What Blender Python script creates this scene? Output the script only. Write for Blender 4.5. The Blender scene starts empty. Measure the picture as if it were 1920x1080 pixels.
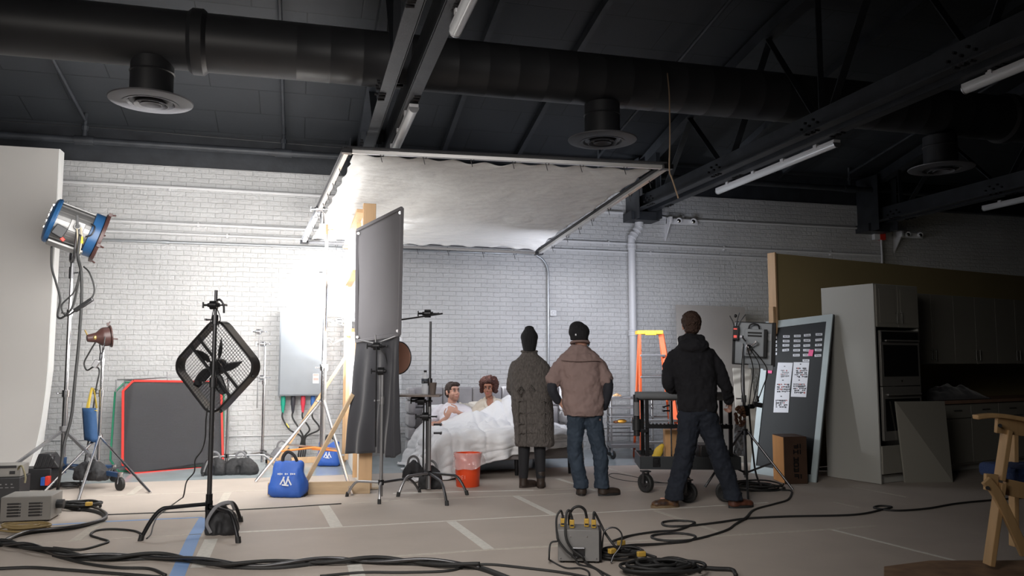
import bpy, math, random
from math import sin, cos, pi, radians, atan2, sqrt
from mathutils import Vector, Matrix, noise
random.seed(7)
S = bpy.context.scene
C = S.collection

# ------------------------------------------------------------------ camera
F_PX, PITCH, YAW, EYE = 1500.0, radians(5.22), radians(14.8), 1.42
Fh = Vector((sin(YAW), cos(YAW), 0)); Rh = Vector((cos(YAW), -sin(YAW), 0)); UP = Vector((0, 0, 1))
Fc = (Fh * cos(PITCH) + UP * sin(PITCH)); Uc = Rh.cross(Fc)
cd = bpy.data.cameras.new('camera'); cam = bpy.data.objects.new('camera', cd); C.objects.link(cam)
cam.location = (0, 0, EYE)
cam.rotation_euler = Matrix((Rh, Uc, -Fc)).transposed().to_euler()
cd.sensor_width = 36; cd.lens = 36 * F_PX / 1920; cd.clip_start = .05; cd.clip_end = 200
S.camera = cam
EYEV = Vector((0, 0, EYE))

# ------------------------------------------------------------------ world, exposure, large lights
S.view_settings.view_transform = 'Standard'; S.view_settings.look = 'None'
S.view_settings.gamma = 1; S.view_settings.use_curve_mapping = False
S.view_settings.exposure = 0.10
w = bpy.data.worlds.new('world'); S.world = w; w.use_nodes = True
w.node_tree.nodes['Background'].inputs[0].default_value = (.80, .90, 1.0, 1)
w.node_tree.nodes['Background'].inputs[1].default_value = .034

def lamp(name, kind, loc, aim, energy, color=(1, 1, 1), **kw):
    l = bpy.data.lights.new(name, kind); l.energy = energy; l.color = color
    for k, v in kw.items(): setattr(l, k, v)
    o = bpy.data.objects.new(name, l); C.objects.link(o); o.location = loc
    d = Vector(aim) - Vector(loc)
    o.rotation_euler = d.to_track_quat('-Z', 'Y').to_euler()
    return o
# ------------------------------------------------------------------ pixel helpers (frame 1920x1080)
def ray(u, v):
    return Fc + Rh * ((u - 960) / F_PX) - Uc * ((v - 540) / F_PX)
def W(u, v, Z):
    r = ray(u, v); return EYEV + r * (Z / r.dot(Fh))
def G(u, v, z=0.0):
    r = ray(u, v); return EYEV + r * ((z - EYE) / r.z)
def WY(u, v, y):
    r = ray(u, v); return EYEV + r * (y / r.y)
def depth(p): return (Vector(p) - EYEV).dot(Fh)
def V(*a): return Vector(a)
def LF(g, yaw=0):
    """local frame at g: x = camera right, y = away from the camera, z up, turned by yaw"""
    x = Rh * cos(yaw) + Fh * sin(yaw); y = Fh * cos(yaw) - Rh * sin(yaw)
    m = Matrix((x, y, UP)).transposed().to_4x4(); m.translation = Vector(g); return m
def frame(o, x, y, z):
    m = Matrix((Vector(x).normalized(), Vector(y).normalized(), Vector(z).normalized())).transposed().to_4x4()
    m.translation = Vector(o); return m

# ------------------------------------------------------------------ lamps
HEAD_C = W(139, 428, 9.5)                                        # centre of the big blue light head
HEAD_AX = (Rh * .80 + Fh * .52 - UP * .31).normalized()
HMI = HEAD_C + HEAD_AX * .48
lamp('film_light_beam', 'SPOT', HMI, V(.66, 11.25, 2.35), 4200, (.93, .96, 1.0), spot_size=radians(58), spot_blend=1.0, shadow_soft_size=.10)
lamp('left_wall_fill', 'AREA', (-1.2, 8.2, 2.6), (-1.6, 12.3, 2.1), 150, (1.0, .985, .965), shape='RECTANGLE', size=2.4, size_y=2.2)  # added area fill standing in for bounce onto the left brick wall
lamp('left_floor_fill', 'AREA', (-1.0, 9.6, 3.1), (-.6, 9.4, 0), 34, (1.0, .98, .95), shape='DISK', size=1.0)  # extra disk above the left floor to brighten it, no fixture there
lamp('bed_side_fill', 'AREA', (.80, 10.3, 1.85), (3.0, 10.6, .9), 15, (.90, .94, 1.0), shape='RECTANGLE', size=1.7, size_y=1.3)  # unseen area light added in the flat's opening to brighten the bed
lamp('cloth_uplight_fill', 'AREA', (.30, 10.0, 1.4), (1.2, 10.4, 3.3), 30, (1.0, .97, .93), shape='DISK', size=.6)  # added uplight brightening the cloth from below, nothing built around it
lamp('front_left_fill', 'AREA', (-4.5, 0.5, 3.4), (-.8, 7.0, 0.0), 62, (1.0, .94, .88), shape='RECTANGLE', size=3.5, size_y=2.2, spread=radians(95))  # added fill for the near floor from the left, no door stands here
lamp('front_overhead_fill', 'AREA', (0, 2.6, 3.6), (1.6, 7.6, .6), 50, (1.0, .96, .93), shape='RECTANGLE', size=2.4, size_y=1.4, spread=radians(88))  # made-up soft source above the foreground, lifts the floor
lamp('kitchen_side_fill', 'AREA', (4.2, 9.9, 2.75), (7.2, 8.9, 2.3), 9, (.9, .93, 1.0), shape='RECTANGLE', size=.9, size_y=.5)  # fill added for the cabinet side, as if thrown off the cloth
lamp('back_wall_fill', 'AREA', (4.2, 9.9, 2.3), (3.8, 12.3, 1.7), 50, (.84, .88, 1.0), shape='RECTANGLE', size=2.4, size_y=.8)  # unseen area light added in mid-air to brighten the brick wall

# ------------------------------------------------------------------ objects
ORG = {}
def tag(o, label=None, cat=None, group=None, kind=None):
    if label: o['label'] = label
    if cat: o['category'] = cat
    if group: o['group'] = group
    if kind: o['kind'] = kind
    return o
def root(name, loc, label, cat, group=None):
    o = bpy.data.objects.new(name, None); C.objects.link(o); o.location = loc; o.empty_display_size = .1
    ORG[o.name] = Vector(loc); return tag(o, label, cat, group)

def smooth_path(pts, n=8):
    pts = [Vector(p) for p in pts]
    if len(pts) < 3: return pts
    P = [2 * pts[0] - pts[1]] + pts + [2 * pts[-1] - pts[-2]]; out = []
    for i in range(1, len(P) - 2):
        for k in range(n):
            t = k / n; a, b, c, d = P[i - 1], P[i], P[i + 1], P[i + 2]
            out.append(.5 * ((2 * b) + (c - a) * t + (2 * a - 5 * b + 4 * c - d) * t * t + (3 * b - a - 3 * c + d) * t ** 3))
    out.append(pts[-1]); return out

class MB:
    def __init__(s, T=None): s.v = []; s.f = []; s.T = T; s.starts = []
    def add(s, vs, fs, T=None):
        n = len(s.v); s.starts.append((n, len(s.f))); T = T or s.T
        s.v += [(T @ Vector(v)) if T else Vector(v) for v in vs]
        s.f += [tuple(i + n for i in f) for f in fs]; return s
    def pieces(s):
        out = []; st = s.starts + [(len(s.v), len(s.f))]
        for (a, fa), (b, fb) in zip(st, st[1:]):
            q = MB(); q.v = s.v[a:b]; q.f = [tuple(i - a for i in f) for f in s.f[fa:fb]]; out.append(q)
        return out
    def build_each(s, name, mat, parent, **k):
        return [q.build(name, mat, parent, **k) for q in s.pieces()]
    def box(s, c, sz, T=None, R=None):
        c = Vector(c); h = [x / 2 for x in sz]
        vs = [Vector((x * h[0], y * h[1], z * h[2])) for x in (-1, 1) for y in (-1, 1) for z in (-1, 1)]
        if R: vs = [R @ v for v in vs]
        return s.add([c + v for v in vs], [(0, 1, 3, 2), (4, 6, 7, 5), (0, 4, 5, 1), (2, 3, 7, 6), (0, 2, 6, 4), (1, 5, 7, 3)], T)
    def lohi(s, a, b, T=None):
        a = Vector(a); b = Vector(b); return s.box((a + b) / 2, [abs(x) for x in (b - a)], T)
    def bar(s, p0, p1, w, h, up=(0, 0, 1), T=None):
        p0 = Vector(p0); p1 = Vector(p1); d = (p1 - p0); L = d.length; d.normalize(); up = Vector(up)
        if abs(d.dot(up)) > .99: up = Vector((0, 1, 0))
        x = d.cross(up).normalized(); z = x.cross(d)
        vs = [p0 + d * (L * t) + x * (a * w / 2) + z * (b * h / 2) for t in (0, 1) for a in (-1, 1) for b in (-1, 1)]
        return s.add(vs, [(0, 1, 3, 2), (4, 6, 7, 5), (0, 4, 5, 1), (2, 3, 7, 6), (0, 2, 6, 4), (1, 5, 7, 3)], T)
    def tube(s, pts, r, seg=10, cap=True, flat=1.0, T=None, closed=False):
        pts = [Vector(p) for p in pts]; n = len(pts)
        rs = r if isinstance(r, (list, tuple)) else [r] * n
        tang = []
        for i in range(n):
            a = pts[(i - 1) % n] if (closed or i > 0) else pts[i]; b = pts[(i + 1) % n] if (closed or i < n - 1) else pts[i]
            t = (b - a); tang.append(t.normalized() if t.length > 1e-9 else Vector((0, 0, 1)))
        t0 = tang[0]; ref = Vector((1, 0, 0)) if abs(t0.x) < .8 else Vector((0, 1, 0))
        nx = (ref - t0 * ref.dot(t0)).normalized(); vs = []
        for i in range(n):
            t = tang[i]; nx = (nx - t * nx.dot(t)); nx = nx.normalized() if nx.length > 1e-6 else t.orthogonal().normalized(); ny = t.cross(nx)
            for k in range(seg):
                a = 2 * pi * k / seg; vs.append(pts[i] + (nx * cos(a) + ny * sin(a) * flat) * rs[i])
        fs = []
        for i in range(n if closed else n - 1):
            j = (i + 1) % n
            for k in range(seg):
                fs.append((i * seg + k, i * seg + (k + 1) % seg, j * seg + (k + 1) % seg, j * seg + k))
        if cap and not closed: fs += [tuple(range(seg))[::-1], tuple(range((n - 1) * seg, n * seg))]
        return s.add(vs, fs, T)
    def sweep(s, pts, w, h, up=(0, 0, 1)):
        pts = [Vector(p) for p in pts]; n = len(pts); up = Vector(up); vs = []
        for i in range(n):
            d = (pts[min(i + 1, n - 1)] - pts[max(i - 1, 0)]).normalized(); x = d.cross(up).normalized(); z = x.cross(d)
            vs += [pts[i] + x * (a * w / 2) + z * (b * h / 2) for a, b in ((-1, -1), (1, -1), (1, 1), (-1, 1))]
        fs = [(i * 4 + k, i * 4 + (k + 1) % 4, i * 4 + 4 + (k + 1) % 4, i * 4 + 4 + k) for i in range(n - 1) for k in range(4)] + [(3, 2, 1, 0), tuple(n * 4 - 4 + k for k in range(4))]
        return s.add(vs, fs)
    def cyl(s, p0, p1, r, seg=16, r1=None, T=None): return s.tube([p0, p1], [r, r if r1 is None else r1], seg, T=T)
    def lathe(s, prof, o=(0, 0, 0), axis=(0, 0, 1), seg=24, T=None, closed=False):
        """prof: list of (radius, height along axis)"""
        o = Vector(o); ax = Vector(axis).normalized(); x = ax.orthogonal().normalized(); y = ax.cross(x); vs = []; n = len(prof)
        for r, h in prof:
            for k in range(seg):
                a = 2 * pi * k / seg; vs.append(o + ax * h + (x * cos(a) + y * sin(a)) * max(r, 1e-4))
        fs = []
        for i in range(n if closed else n - 1):
            j = (i + 1) % n
            for k in range(seg): fs.append((i * seg + k, i * seg + (k + 1) % seg, j * seg + (k + 1) % seg, j * seg + k))
        if not closed: fs += [tuple(range(seg))[::-1], tuple(range((n - 1) * seg, n * seg))]
        return s.add(vs, fs, T)
    def ell(s, c, r, seg=20, rings=12, R=None, T=None):
        c = Vector(c); vs = []; fs = []
        for i in range(rings + 1):
            a = pi * i / rings
            for k in range(seg):
                b = 2 * pi * k / seg; v = Vector((r[0] * sin(a) * cos(b), r[1] * sin(a) * sin(b), r[2] * cos(a)))
                vs.append(c + (R @ v if R else v))
        for i in range(rings):
            for k in range(seg): fs.append((i * seg + k, (i + 1) * seg + k, (i + 1) * seg + (k + 1) % seg, i * seg + (k + 1) % seg))
        return s.add(vs, fs, T)
    def prism(s, poly, d, T=None):
        """poly: 3-D points of a planar outline, d: extrusion vector"""
        poly = [Vector(p) for p in poly]; d = Vector(d); n = len(poly)
        vs = poly + [p + d for p in poly]
        fs = [tuple(range(n))[::-1], tuple(range(n, 2 * n))] + [(i, (i + 1) % n, n + (i + 1) % n, n + i) for i in range(n)]
        return s.add(vs, fs, T)
    def grid(s, fn, nu, nv, T=None):
        vs = [fn(i / nu, j / nv) for j in range(nv + 1) for i in range(nu + 1)]
        fs = [(j * (nu + 1) + i, j * (nu + 1) + i + 1, (j + 1) * (nu + 1) + i + 1, (j + 1) * (nu + 1) + i) for j in range(nv) for i in range(nu)]
        return s.add(vs, fs, T)
    def loft(s, secs, seg=28, T=None, wob=0.0, freq=3.0, seed=0.0):
        """secs: (cx, cy, z, rx, ry) horizontal ellipses bottom to top"""
        vs = []; n = len(secs)
        for c in secs:
            for k in range(seg):
                a = 2 * pi * k / seg; q = 1.0
                if wob: q += wob * noise.noise(Vector((cos(a) * freq, sin(a) * freq + seed, c[2] * .9)))
                e = .86 if len(c) < 6 else c[5]
                cx_ = math.copysign(abs(cos(a)) ** e, cos(a)); sx_ = math.copysign(abs(sin(a)) ** e, sin(a))
                vs.append((c[0] + cx_ * c[3] * q, c[1] + sx_ * c[4] * q, c[2]))
        fs = [(i * seg + k, i * seg + (k + 1) % seg, (i + 1) * seg + (k + 1) % seg, (i + 1) * seg + k) for i in range(n - 1) for k in range(seg)]
        fs += [tuple(range(seg))[::-1], tuple(range((n - 1) * seg, n * seg))]
        return s.add(vs, fs, T)
    def build(s, name, mat, parent=None, label=None, cat=None, group=None, kind=None, base=None, bevel=0, smooth=35, solid=0, voxel=0, disp=None, sub=0, sm=0):
        if parent is not None: o0 = ORG[parent.name]
        elif base is not None: o0 = Vector(base)
        else:
            xs = [v.x for v in s.v]; ys = [v.y for v in s.v]; zs = [v.z for v in s.v]
            o0 = Vector(((min(xs) + max(xs)) / 2, (min(ys) + max(ys)) / 2, min(zs)))
        me = bpy.data.meshes.new(name); me.from_pydata([tuple(v - o0) for v in s.v], [], s.f); me.validate()
        import bmesh
        bm = bmesh.new(); bm.from_mesh(me); bmesh.ops.recalc_face_normals(bm, faces=bm.faces); bm.to_mesh(me); bm.free()
        if smooth:
            me.shade_smooth()
            if smooth < 180: me.set_sharp_from_angle(angle=radians(smooth))
        me.materials.append(mat)
        o = bpy.data.objects.new(name, me); C.objects.link(o)
        if parent is not None: o.parent = parent
        else: o.location = o0
        ORG[o.name] = o0
        if bevel:
            b = o.modifiers.new('bevel', 'BEVEL'); b.width = bevel; b.segments = 2; b.limit_method = 'ANGLE'; b.angle_limit = radians(40)
        if voxel:
            r = o.modifiers.new('remesh', 'REMESH'); r.mode = 'VOXEL'; r.voxel_size = voxel; r.use_smooth_shade = True
            if sm: q = o.modifiers.new('smooth', 'SMOOTH'); q.factor = .5; q.iterations = sm
        if sub: q = o.modifiers.new('sub', 'SUBSURF'); q.levels = sub; q.render_levels = sub
        if disp:
            for st, sc in disp:
                t = bpy.data.textures.new('folds', 'CLOUDS'); t.noise_scale = sc; t.noise_depth = 2
                d = o.modifiers.new('folds', 'DISPLACE'); d.texture = t; d.strength = st; d.mid_level = .5
                d.texture_coords = 'LOCAL'
        if solid:
            q = o.modifiers.new('solid', 'SOLIDIFY'); q.thickness = solid; q.offset = 0
        return tag(o, label, cat, group, kind)

# ------------------------------------------------------------------ materials
MATS = {}
def mat(name, col, rough=.6, metal=0.0, var=.0, scale=6.0, bump=0.0, bscale=60.0, spec=.5, alpha=None, emit=None, trans=0.0, stretch=None, col2=None, sheen=0.0):
    m = bpy.data.materials.new(name); m.use_nodes = True; nt = m.node_tree; b = nt.nodes['Principled BSDF']
    b.inputs['Base Color'].default_value = (*col, 1); b.inputs['Roughness'].default_value = rough; b.inputs['Metallic'].default_value = metal
    b.inputs['Specular IOR Level'].default_value = spec
    tc = nt.nodes.new('ShaderNodeTexCoord'); mp = nt.nodes.new('ShaderNodeMapping'); nt.links.new(tc.outputs['Object'], mp.inputs[0])
    if stretch: mp.inputs['Scale'].default_value = stretch
    if var or col2:
        n = nt.nodes.new('ShaderNodeTexNoise'); n.inputs['Scale'].default_value = scale; n.inputs['Detail'].default_value = 6
        nt.links.new(mp.outputs[0], n.inputs['Vector'])
        cr = nt.nodes.new('ShaderNodeValToRGB'); cr.color_ramp.elements[0].position = .3; cr.color_ramp.elements[1].position = .7
        c2 = col2 or tuple(min(1, c * (1 + var)) for c in col); c1 = col if col2 else tuple(c * (1 - var) for c in col)
        cr.color_ramp.elements[0].color = (*c1, 1); cr.color_ramp.elements[1].color = (*c2, 1)
        nt.links.new(n.outputs['Fac'], cr.inputs[0]); nt.links.new(cr.outputs[0], b.inputs['Base Color'])
    if bump:
        n2 = nt.nodes.new('ShaderNodeTexNoise'); n2.inputs['Scale'].default_value = bscale; n2.inputs['Detail'].default_value = 4
        nt.links.new(mp.outputs[0], n2.inputs['Vector'])
        bp = nt.nodes.new('ShaderNodeBump'); bp.inputs['Strength'].default_value = bump; bp.inputs['Distance'].default_value = .02
        nt.links.new(n2.outputs['Fac'], bp.inputs['Height']); nt.links.new(bp.outputs[0], b.inputs['Normal'])
    if alpha is not None: b.inputs['Alpha'].default_value = alpha
    if emit: b.inputs['Emission Color'].default_value = (*emit[0], 1); b.inputs['Emission Strength'].default_value = emit[1]
    if trans: b.inputs['Transmission Weight'].default_value = trans
    if sheen: b.inputs['Sheen Weight'].default_value = sheen
    MATS[name] = m; return m

def brick_mat(name, c1, c2, bw=.2, bh=.067, scale=1.0, mortar=.012, bump=.8, bdist=.02, mort=None, rough=.6, off=.5, axes='xz', lumps=.5):
    m = bpy.data.materials.new(name); m.use_nodes = True; nt = m.node_tree; b = nt.nodes['Principled BSDF']; L = nt.links.new
    tc = nt.nodes.new('ShaderNodeTexCoord'); sp = nt.nodes.new('ShaderNodeSeparateXYZ'); L(tc.outputs['Object'], sp.inputs[0])
    cb = nt.nodes.new('ShaderNodeCombineXYZ')
    L(sp.outputs['X'], cb.inputs[0]); L(sp.outputs['Z' if axes == 'xz' else 'Y'], cb.inputs[1])
    nz = nt.nodes.new('ShaderNodeTexNoise'); nz.inputs['Scale'].default_value = 5; nz.inputs['Detail'].default_value = 4; L(cb.outputs[0], nz.inputs['Vector'])
    mx = nt.nodes.new('ShaderNodeVectorMath'); mx.operation = 'MULTIPLY_ADD'; L(nz.outputs['Color'], mx.inputs[0]); mx.inputs[1].default_value = (.045 * lumps, .03 * lumps, 0); L(cb.outputs[0], mx.inputs[2])
    br = nt.nodes.new('ShaderNodeTexBrick'); L(mx.outputs[0], br.inputs['Vector']); br.offset = off
    br.inputs['Scale'].default_value = scale; br.inputs['Brick Width'].default_value = bw; br.inputs['Row Height'].default_value = bh
    br.inputs['Mortar Size'].default_value = mortar; br.inputs['Mortar Smooth'].default_value = 1.0
    br.inputs['Color1'].default_value = (*c1, 1); br.inputs['Color2'].default_value = (*c2, 1); br.inputs['Mortar'].default_value = (*(mort or c1), 1)
    n2 = nt.nodes.new('ShaderNodeTexNoise'); n2.inputs['Scale'].default_value = 22; n2.inputs['Detail'].default_value = 5; L(cb.outputs[0], n2.inputs['Vector'])
    n3 = nt.nodes.new('ShaderNodeTexNoise'); n3.inputs['Scale'].default_value = 1.1; n3.inputs['Detail'].default_value = 3; L(cb.outputs[0], n3.inputs['Vector'])
    mc = nt.nodes.new('ShaderNodeMix'); mc.data_type = 'RGBA'; mc.blend_type = 'MULTIPLY'; mc.inputs[0].default_value = .35
    L(br.outputs['Color'], mc.inputs[6]); L(n3.outputs['Fac'], mc.inputs[7]); L(mc.outputs[2], b.inputs['Base Color'])
    ad = nt.nodes.new('ShaderNodeMath'); ad.operation = 'MULTIPLY_ADD'; L(br.outputs['Fac'], ad.inputs[0]); ad.inputs[1].default_value = -.75
    sc = nt.nodes.new('ShaderNodeMath'); sc.operation = 'MULTIPLY'; sc.inputs[1].default_value = lumps * 1.9; L(n2.outputs['Fac'], sc.inputs[0]); L(sc.outputs[0], ad.inputs[2])
    bp = nt.nodes.new('ShaderNodeBump'); bp.inputs['Strength'].default_value = bump; bp.inputs['Distance'].default_value = bdist
    L(ad.outputs[0], bp.inputs['Height']); L(bp.outputs[0], b.inputs['Normal']); b.inputs['Roughness'].default_value = rough
    return m

def wood(name, c, dark=.6, rough=.55, ax=(1, 1, .08), sc=14):
    return mat(name, c, rough, col2=tuple(x * dark for x in c), scale=sc, stretch=ax, bump=.1, bscale=40)

white_brick = brick_mat('white_painted_brick', (.64, .64, .645), (.61, .61, .615), bw=.205, bh=.072, mortar=.0065, bump=.85, bdist=.009, mort=(.62, .62, .62), lumps=1.0)
dark_ceil = brick_mat('dark_painted_ceiling', (.038, .042, .049), (.033, .037, .043), bw=1.22, bh=.61, mortar=.012, bump=.25, bdist=.01, mort=(.010, .012, .015), axes='xy', lumps=.25, rough=.55)
dark_paint = mat('dark_steel_paint', (.027, .030, .036), .5, var=.3, scale=4, bump=.1, bscale=20)
duct_paint = mat('dark_duct_paint', (.036, .037, .041), .45, var=.2, scale=2)
diff_paint = mat('diffuser_paint', (.11, .11, .12), .5)
concrete = mat('glossy_concrete', (.36, .41, .43), .16, var=.12, scale=2.5)
paper = mat('brown_floor_paper', (.43, .375, .33), .62, var=.07, scale=1.6, bump=.12, bscale=6)
tape_w = mat('white_masking_tape', (.62, .60, .55), .6, var=.1, scale=30)
tape_f = mat('worn_masking_tape', (.50, .46, .40), .6, var=.12, scale=30)
tape_b = mat('blue_tape', (.20, .34, .62), .6)
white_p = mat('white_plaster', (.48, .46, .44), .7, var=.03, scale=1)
lit_edge_white = mat('lit_edge_white', (.85, .85, .84), .7)  # backdrop white raised to carry the light on its end
pipe_w = mat('white_pipe_paint', (.62, .62, .64), .4)
conduit_m = mat('galvanised_conduit', (.42, .44, .46), .35, .6)
black = mat('black_metal', (.018, .018, .02), .38, .5)
black_pl = mat('black_plastic', (.02, .02, .022), .45)
rubber = mat('black_rubber', (.016, .016, .016), .6)
chrome = mat('chrome_steel', (.62, .62, .64), .22, 1.0, var=.1, scale=30)
steel = mat('grey_steel', (.34, .34, .35), .35, .8)
dsteel = mat('dark_steel_stand', (.12, .12, .125), .35, .9)
pine = wood('pine_lumber', (.62, .40, .22), .8)
pine_g = wood('grey_pine_lumber', (.50, .36, .22), .8, ax=(.1, 1, 1))
ply = wood('plywood_skin', (.74, .62, .46), .9, sc=5)
luan_white = mat('white_skinned_panel', (.82, .80, .76), .7)
chairwood = wood('beech_wood', (.66, .42, .20), .82, sc=16)
boxwood = wood('lit_box_wood', (.78, .38, .13), .85, sc=6)  # stencilled box side, brightened as lit
boxwood_shade = mat('shaded_box_wood', (.055, .028, .016), .6, var=.15)  # stencilled box front, darkened as shaded
cloth_blk = mat('black_duvetyne', (.030, .030, .036), .85, bump=.15, bscale=14, sheen=.3)
flag_grey = mat('grey_flag_cloth', (.14, .135, .145), .8, bump=.1, bscale=200, sheen=.2)
sandbag_blk = mat('black_sandbag', (.022, .022, .024), .7, bump=.5, bscale=14)
strap_m = mat('grey_webbing', (.20, .20, .21), .7)
blue_bag = mat('blue_sandbag', (.025, .10, .42), .6, bump=.4, bscale=9)
white_print = mat('white_print', (.75, .77, .8), .6)
red_m = mat('red_paint', (.72, .05, .03), .45)
green_m = mat('green_paint', (.01, .20, .10), .45)
hmi_blue = mat('blue_enamel', (.020, .085, .21), .35)
alu_m = mat('ribbed_aluminium', (.24, .235, .23), .42, .7, var=.1)
brown_m = mat('brown_enamel', (.065, .028, .024), .4)
lensm = mat('bright_lens', (.9, .95, 1), .2, emit=((.9, .95, 1.0), 4))
tube_lens = mat('unlit_tube_diffuser', (.62, .64, .66), .25)
grey_elec = mat('grey_electrical_box', (.20, .22, .245), .45, var=.03)
orange_b = mat('orange_bucket', (.75, .07, .015), .35)
bagm = mat('clear_plastic_bag', (.85, .80, .80), .15, alpha=.38, bump=1.0, bscale=9, spec=.8)
# ================================================================== THE SETTING
D = 12.3
def struct(name, mb, m, **k): return mb.build(name, m, kind='structure', smooth=0, **k)
m = MB(); m.lohi((-9, -4, -.2), (19, D + .3, 0)); struct('floor', m, concrete, base=(0, 0, 0))
m = MB(); m.lohi((-9, D, 0), (10.24, D + .3, 4.24)); m.lohi((10.24, D + .16, 0), (19, D + .4, 4.24)); struct('wall_back', m, white_brick, base=(0, D, 0))
m = MB(); m.lohi((-9, D + .02, 4.241), (19, D + .4, 4.95)); struct('trim_1', m, dark_paint)
m = MB(); m.lohi((-9.2, -4, 0), (-9, D, 6.4)); struct('wall_left', m, dark_paint)
m = MB(); m.lohi((19, -4, 0), (19.2, D + .4, 6.4)); struct('wall_right', m, dark_paint)
m = MB(); m.lohi((-9, -4.2, 0), (19, -4, 6.4)); struct('wall_front', m, dark_paint)
# bowed roof deck rising away from the back wall
m = MB(); prof = [(D + .4, 4.70), (D - .02, 4.74), (10.5, 5.15), (8.3, 5.55), (5.5, 5.9), (2.5, 6.1), (-4.2, 6.2)]
m.prism([V(-9, y, z) for y, z in prof] + [V(-9, y, z + .2) for y, z in prof[::-1]], (28, 0, 0)); struct('ceiling', m, dark_ceil, base=(0, 0, 0))
# roof joists running up the slope
def roofz(y):
    for (a, za), (b, zb) in zip(prof, prof[1:]):
        if b <= y <= a: return za + (zb - za) * (a - y) / (a - b)
    return 6.2
for i, x in enumerate((2.1, 3.3, 6.9, 8.1)):
    m = MB()
    for a, b in ((12.25, 10.5), (10.5, 8.3), (8.3, 5.5), (5.5, 2.5)):
        m.bar((x, a, roofz(a) - .05), (x, b, roofz(b) - .05), .07, .12)
    m.build('roof_joist', dark_paint, label='thin dark roof joist under the roof deck behind the round duct', cat='joist', group='thin dark roof joists', smooth=0)

# floor paper with its tape
fp = [G(-260, 930), G(60, 912), G(158, 908), G(475, 897), G(760, 887), G(1137, 874), G(1500, 866), V(10.4, 9.9, 0), V(10.4, 1.0, 0), V(-5, 1.0, 0)]
m = MB(); m.prism([p + V(0, 0, .001) for p in fp], (0, 0, .004))
fpo = m.build('floor_paper', paper, label='beige protective paper laid over the studio floor and taped at the seams', cat='floor covering', base=(0, 0, 0), smooth=0)
def strip(pts, wd, mt, nm='masking_tape', lab=None, z=.0062):
    m = MB(); P = [G(u, v) for u, v in pts]; vs = []; fs = []
    for i, p in enumerate(P):
        t = (P[min(i + 1, len(P) - 1)] - P[max(i - 1, 0)]).normalized(); n = Vector((-t.y, t.x, 0))
        vs += [p + n * wd / 2 + V(0, 0, z), p - n * wd / 2 + V(0, 0, z), p - n * wd / 2 + V(0, 0, z - .0015), p + n * wd / 2 + V(0, 0, z - .0015)]
    for i in range(len(P) - 1):
        a = i * 4; b = a + 4; fs += [(a, a + 1, b + 1, b), (a + 1, a + 2, b + 2, b + 1), (a + 3, a, b, b + 3)]
    m.add(vs, fs); m.build(nm, mt, fpo, lab, smooth=0)
TW, TF, TB = tape_w, tape_f, tape_b
for pts, wd, mt in [([(160, 932), (246, 929), (500, 920)], .035, TF), ([(737, 926), (830, 923.5), (1000, 920)], .05, TW), ([(1000, 920), (1300, 910)], .03, TF),
    ([(410, 957), (605, 947.5)], .025, TF), ([(605, 947.5), (785, 937), (1032, 928), (1240, 918)], .025, TF),
    ([(0, 1023), (240, 1010), (447, 999)], .02, TF), ([(447, 999), (627, 990)], .045, TW), ([(627, 990), (845, 977.5), (1032, 967), (1290, 952.5), (1440, 943)], .028, TW),
    ([(470, 1063), (676, 1049)], .06, TW), ([(676, 1049), (920, 1031.5), (1040, 1025), (1380, 1004), (1560, 993), (1640, 987)], .045, TF),
    ([(607, 949), (619, 968), (631, 989)], .105, TW), ([(846, 979), (917, 1031)], .085, TW), ([(967, 931), (1038, 966)], .07, TW), ([(662, 1052), (676, 1100)], .1, TW),
    ([(1045, 898), (1117, 921)], .06, TW), ([(1140, 879), (1187, 893)], .05, TF), ([(427, 924), (411, 954)], .08, TF), ([(396, 1012), (371, 1066)], .10, TW),
    ([(195, 975), (140, 1015)], .08, TF), ([(265, 912), (243, 929)], .08, TF), ([(1228, 958), (1352, 1000)], .05, TF), ([(1560, 994), (1790, 1052)], .035, TW),
    ([(1592, 912), (1700, 933)], .03, TF), ([(1563, 942), (1612, 953)], .03, TF)]:
    strip(pts, wd, mt)
strip([(384, 972), (362, 1010), (328, 1090)], .10, TB, 'painters_tape', 'wide blue tape strip')
strip([(95, 985), (200, 979), (380, 971)], .04, TB, 'painters_tape', 'thin blue tape strip')

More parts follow.
